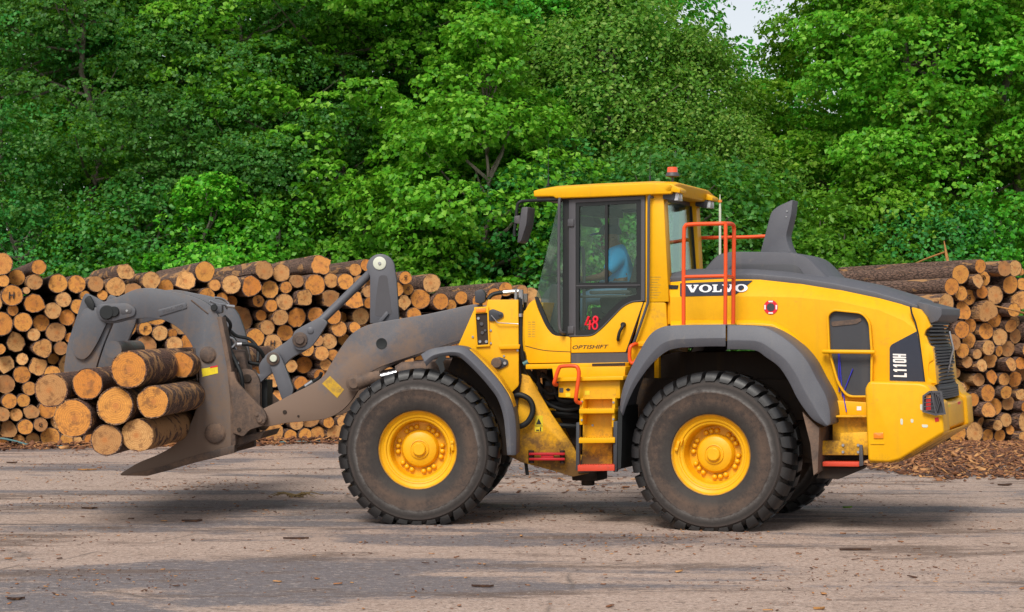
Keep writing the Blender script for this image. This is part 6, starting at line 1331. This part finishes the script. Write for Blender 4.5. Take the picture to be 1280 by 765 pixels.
# the wood behind: reads as one mass
rg = np.random.default_rng(5); parts_ = []
for i, (x, D, sc_) in enumerate([(-90, 51, 1.1), (40, 52, 1.15), (150, 50, 1.1), (270, 52, 1.2), (380, 51, 1.1), (480, 52, 1.2), (590, 51, 1.15), (700, 52, 1.15), (795, 51, 0.98), (1165, 53, 0.95), (1150, 51, 1.15), (1210, 52, 1.2), (1320, 51, 1.1), (1420, 50, 1.1), (905, 52, 0.72), (985, 51, 0.70)]):
    me = KIND[('maple', 'elm', 'plane')[i % 3]][0]; a = np.empty(len(me.vertices) * 3, np.float32); me.vertices.foreach_get('co', a); a = a.reshape(-1, 4, 3)[rg.random(len(me.vertices) // 4) < 0.30]
    an = rg.uniform(0, 6.28); c, s = math.cos(an), math.sin(an); a = a @ np.array([[c, s, 0], [-s, c, 0], [0, 0, 1]]) * sc_ + np.array([(x - 640) / FPX * D, D, 0]); parts_.append(a)
for i, (x, D, sc_) in enumerate([(-120, 57, 1.35), (-10, 58, 1.3), (95, 57, 1.35), (210, 58, 1.35), (330, 57, 1.3), (430, 58, 1.35), (545, 57, 1.35), (650, 58, 1.3), (745, 57, 1.2), (1185, 57, 1.3), (1240, 58, 1.35), (1350, 57, 1.3), (1460, 58, 1.3), (840, 57, 0.8), (940, 58, 0.74), (1040, 57, 0.80)]):
    me = KIND[('elm', 'maple')[i % 2]][0]; a = np.empty(len(me.vertices) * 3, np.float32); me.vertices.foreach_get('co', a); a = a.reshape(-1, 4, 3)[rg.random(len(me.vertices) // 4) < 0.11]
    ct = a.mean(1, keepdims=True); a = ct + (a - ct) * 2.3; an = rg.uniform(0, 6.28); c, s = math.cos(an), math.sin(an); parts_.append(a @ np.array([[c, s, 0], [-s, c, 0], [0, 0, 1]]) * sc_ + np.array([(x - 640) / FPX * D, D, 0]))
V = np.concatenate(parts_); n = len(V); me = bpy.data.meshes.new('forest'); leaves_to_mesh(me, V); me.materials.append(MATS['leaf_deep'])
o = bpy.data.objects.new('forest', me); COL.objects.link(o); o['kind'] = 'stuff'; o['label'] = 'dense green wood filling the background behind the nearer trees'; o['category'] = 'forest'
# ------------------------------------------------------------------ bark litter
m, t, b = newmat('bark_chips')
ge = nd(t, 'ShaderNodeNewGeometry'); rmp = nd(t, 'ShaderNodeValToRGB'); t.links.new(ge.outputs['Random Per Island'], rmp.inputs[0]); el = rmp.color_ramp.elements; el.new(0.4); el.new(0.8)
for e, p_, c in zip(el, (0.0, 0.45, 0.8, 1.0), ((0.06, 0.025, 0.014), (0.17, 0.068, 0.032), (0.33, 0.14, 0.055), (0.55, 0.28, 0.10))): e.position = p_; e.color = (*c, 1)
t.links.new(rmp.outputs[0], b.inputs['Base Color']); b.inputs['Roughness'].default_value = 0.9
def chips(name, P, size, seed, label, cat, flat=0.25, lay=0.35):
    """P: n x 3 places; each chip a thin curled splinter"""
    g = np.random.default_rng(seed); n = len(P); L = size * (0.35 + 1.3 * g.random(n) ** 2.2)[:, None]; W_ = L * g.uniform(0.12, 0.5, n)[:, None]; T_ = L * 0.06 + 0.003
    an = g.uniform(0, 6.28, n); ti = g.normal(0, lay, n); ax = np.stack([np.cos(an) * np.cos(ti), np.sin(an) * np.cos(ti), np.sin(ti)], 1); sd_ = np.stack([-np.sin(an), np.cos(an), g.normal(0, lay, n)], 1); sd_ /= np.linalg.norm(sd_, axis=1)[:, None]; up = np.cross(ax, sd_)
    q = []
    for u, v_, k in ((-.5, -.5, 0), (-.35, .5, 0), (.5, .3, 0), (.4, -.5, 0), (-.5, -.5, 1), (-.35, .5, 1), (.5, .3, 1), (.4, -.5, 1)): q.append(P + ax * L * u + sd_ * W_ * v_ + up * T_ * k)
    V = np.stack(q, 1); V[:, :, 2] = np.maximum(V[:, :, 2], 0.004)
    fs = np.array([[0, 3, 2, 1], [4, 5, 6, 7], [0, 1, 5, 4], [1, 2, 6, 5], [2, 3, 7, 6], [3, 0, 4, 7]]).reshape(-1)
    me = bpy.data.meshes.new(name); me.vertices.add(n * 8); me.vertices.foreach_set('co', V.reshape(-1).astype(np.float32)); me.loops.add(n * 24); me.loops.foreach_set('vertex_index', (np.arange(n)[:, None] * 8 + fs[None]).reshape(-1).astype(np.int32))
    me.polygons.add(n * 6); me.polygons.foreach_set('loop_start', (np.arange(n * 6) * 4).astype(np.int32)); me.polygons.foreach_set('loop_total', np.full(n * 6, 4, np.int32)); me.update(); me.materials.append(MATS['bark_chips'])
    o = bpy.data.objects.new(name, me); COL.objects.link(o); o['kind'] = 'stuff'; o['label'] = label; o['category'] = cat; return o
g = np.random.default_rng(21)
n = 17000; D = 25.3 + 8.6 * g.random(n) ** 0.75; X = g.uniform(3.4, 11.5, n) ; edge = 26.2 + 0.5 * np.sin(X * 1.7) + 0.4 * np.sin(X * 4.1 + 1) + np.maximum(0, (5.6 - X)) * 1.5
k = D > edge - 0.5 * g.random(n) ** 3 * 2; D, X = D[k], X[k]; hz = np.clip((D - 26.0) / 7.5, 0, 1) * 0.025 * g.random(len(D))
chips('bark_litter', np.stack([X, D, hz + 0.01], 1), 0.125, 1, 'brown and orange bark litter heaped before the right log stack', 'bark litter')
n = 2600; u = g.uniform(-1.5, 9, n); d_ = np.abs(g.normal(0, 0.35, n)); P = np.stack([-8.4 + u * math.cos(rad(18)) + d_ * 0.3, 32.6 + u * math.sin(rad(18)) - d_, 0.012 + 0.05 * g.random(n) * (d_ < 0.3)], 1)
chips('bark_litter', P, 0.15, 2, 'strip of dark bark litter along the foot of the left log stack', 'bark litter')
n = 700; D = 12 + 22 * g.random(n) ** 0.9; X = g.uniform(-1, 1, n) * 0.30 * D
chips('scattered_chips', np.stack([X, D, np.full(n, 0.008)], 1), 0.05, 3, 'small bark chips scattered over the yard', 'bark chips', lay=0.08)
n = 300; D = 23.5 + 6.5 * g.random(n); X = (g.normal(40, 70, n) / 1.0) / FPX * D
chips('yard_litter', np.stack([X, D, np.full(n, 0.010)], 1), 0.07, 4, 'orange bark shreds on the yard under the loader', 'bark litter', lay=0.10)
# crumbs ground into the yard, gathered in drifts
n = 26000; D = 12.5 + 21.5 * g.random(n) ** 0.8; X = g.uniform(-1, 1, n) * 0.30 * D
dr = np.sin(X * 0.9 + 1.3 * np.sin(D * 0.7)) + np.sin(D * 2.1 + 1.7 * np.sin(X * 0.55 + 2)) + 0.8 * np.sin(X * 2.3 - D * 1.1)
k = g.random(n) < np.clip(0.10 + 0.32 * dr, 0.02, 1) * np.clip((D - 9) / 10, 0.3, 1); X, D = X[k], D[k]
chips('bark_crumbs', np.stack([X, D, np.full(len(X), 0.005)], 1), 0.028, 5, 'fine bark crumbs drifted over the yard', 'bark crumbs', lay=0.15)
# single pieces one can point at
def bark_piece(x, y, L, W_, ang, label, mat='bark_chips', curl=0.25, H_=0.012):
    curl *= 0.25
    rg = random.Random(int(x * 7 + y)); mb = MB(); loops = []
    for i in range(7):
        u = i / 6 - 0.5; w_ = 0.7 * W_ * (1 - (2 * u) ** 2 * 0.7) * rg.uniform(0.75, 1.15); off = rg.uniform(-0.2, 0.2) * W_
        loops.append([(u * L * 0.7, off + s_ * w_ * 0.5, H_ * hh + curl * W_ * (s_ * s_) * 0.4 + 0.003 + (abs(u) ** 2) * curl * 0.12) for s_, hh in ((-1, 0), (-0.4, 0), (0.4, 0), (1, 0), (1, 1), (0.3, 1.3), (-0.4, 1.2), (-1, 1))])
    mb.loft(loops); o = mb.build('bark_piece', mat); o.location = on_ground(x, y); o.rotation_euler = (0, 0, ang); tag(o, label, 'bark', 'loose bark pieces on the yard'); return o
paint('bark_orange', (0.42, 0.20, 0.06), 0.9, (0.10, 0.05, 0.025), 0.35, 9.0); paint('bark_dark', (0.05, 0.024, 0.016), 0.9, (0.14, 0.07, 0.035), 0.35, 9.0)
bark_piece(109, 588, 0.36, 0.09, 0.15, 'orange curled bark strip lying left of the grapple tine tip', 'bark_orange', 0.5)
bark_piece(603, 734, 0.24, 0.07, -0.15, 'dark bark piece in the foreground below the front wheel', 'bark_dark')
bark_piece(20, 750, 0.18, 0.07, 0.2, 'dark bark lump in the lower left corner', 'bark_dark', 0.5)
bark_piece(112, 636, 0.24, 0.10, 0.1, 'dark brown bark piece on the yard left of the front wheel', 'bark_dark')
bark_piece(240, 652, 0.30, 0.13, 0.2, 'flat dark bark patch left of the front tyre', 'bark_dark')
bark_piece(15, 579, 0.22, 0.10, 0.4, 'brown bark clump at the left edge before the stack', 'bark_dark', 0.5)
bark_piece(1069, 688, 0.40, 0.08, 0.05, 'long brown bark strip right of the rear wheel', 'bark_dark')
bark_piece(1024, 762, 0.12, 0.05, 0.1, 'brown bark chip at the bottom edge below the rear wheel', 'bark_orange')
bark_piece(1257, 607, 0.3, 0.12, 0.5, 'curled bark piece at the right edge of the yard', 'bark_dark', 0.5)
bark_piece(370, 674, 0.34, 0.05, 0.05, 'thin reddish bark strip left of the front tyre foot', 'bark_dark')
# leafy twig on the yard
mb = MB(); c = on_ground(367, 622); rg_ = random.Random(4)
for i in range(14):
    a = rg_.uniform(-0.6, 0.6) + (math.pi if i % 2 else 0); L = rg_.uniform(0.15, 0.4); mb.tube([c + Vector((rg_.uniform(-.12,.12), rg_.uniform(-.05,.05), 0.012)), c + Vector((math.cos(a) * L * 0.6, math.sin(a) * L * 0.5, 0.06)), c + Vector((math.cos(a) * L, math.sin(a) * L, 0.015))], [0.008, 0.006, 0.002], 5)
paint('dry_straw', (0.26, 0.18, 0.08), 0.9, (0.2, 0.15, 0.05), 0.3, 9.0)
o = mb.build('twig_tuft', 'dry_straw'); tag(o, 'small tuft of straw-coloured twigs on the yard left of the front wheel', 'twigs')
o = bark_piece(1059, 635, 0.16, 0.05, 0.4, 'small green leaf sprig on the yard right of the rear wheel', 'leaf_bright'); o.name = 'leaf_sprig'; o['category'] = 'leaf'; del o['group']
# rope at the foot of the left stack
S0 = lambda u, d_, z: Vector((-8.4 + u * math.cos(rad(18)) + d_ * math.sin(rad(18)), 32.6 + u * math.sin(rad(18)) - d_ * math.cos(rad(18)), z))
rp_ = [(-0.9, .25, .02), (-0.3, .25, .10), (0.0, .22, .16), (0.25, .25, .12), (0.5, .28, .05), (0.9, .3, .02), (1.6, .28, .02), (2.6, .3, .02), (3.6, .26, .02), (4.6, .3, .02), (5.6, .28, .02), (6.6, .3, .02)]
o = MB().tube(cr([S0(*q) for q in rp_], 6), 0.016, 8).build('rope', 'rope_teal'); tag(o, 'thin teal rope lying along the foot of the left log stack', 'rope')
# broken stick on the right stack
q0 = at_depth(1140, 331, 36.5); q1 = at_depth(1181, 315, 36.0); q2 = at_depth(1187, 328, 35.8); q3 = at_depth(1180, 301, 36.0)
mb = MB(); mb.tube([q0, q0.lerp(q1, 0.5) + Vector((0, 0, 0.01)), q1], [0.012, 0.016, 0.018], 7); mb.tube([q2 - Vector((0, 0, 0.15)), q1.lerp(q2, 0.4), q3], [0.03, 0.028, 0.008], 7)
o = mb.build('broken_stick', 'bark_orange'); tag(o, 'broken stick standing up from the top of the right log stack', 'stick')
pb = [px_face(RS, 1248, 382, -0.35), px_face(RS, 1282, 392, -0.35)]; o = MB().tube([pb[0] + Vector((0, 0.3, 0)), pb[0].lerp(pb[1], 0.6), pb[1]], [0.014, 0.018, 0.02], 7).build('branch', 'bark_orange'); tag(o, 'thin bare branch poking out of the right log stack at the picture edge', 'branch')
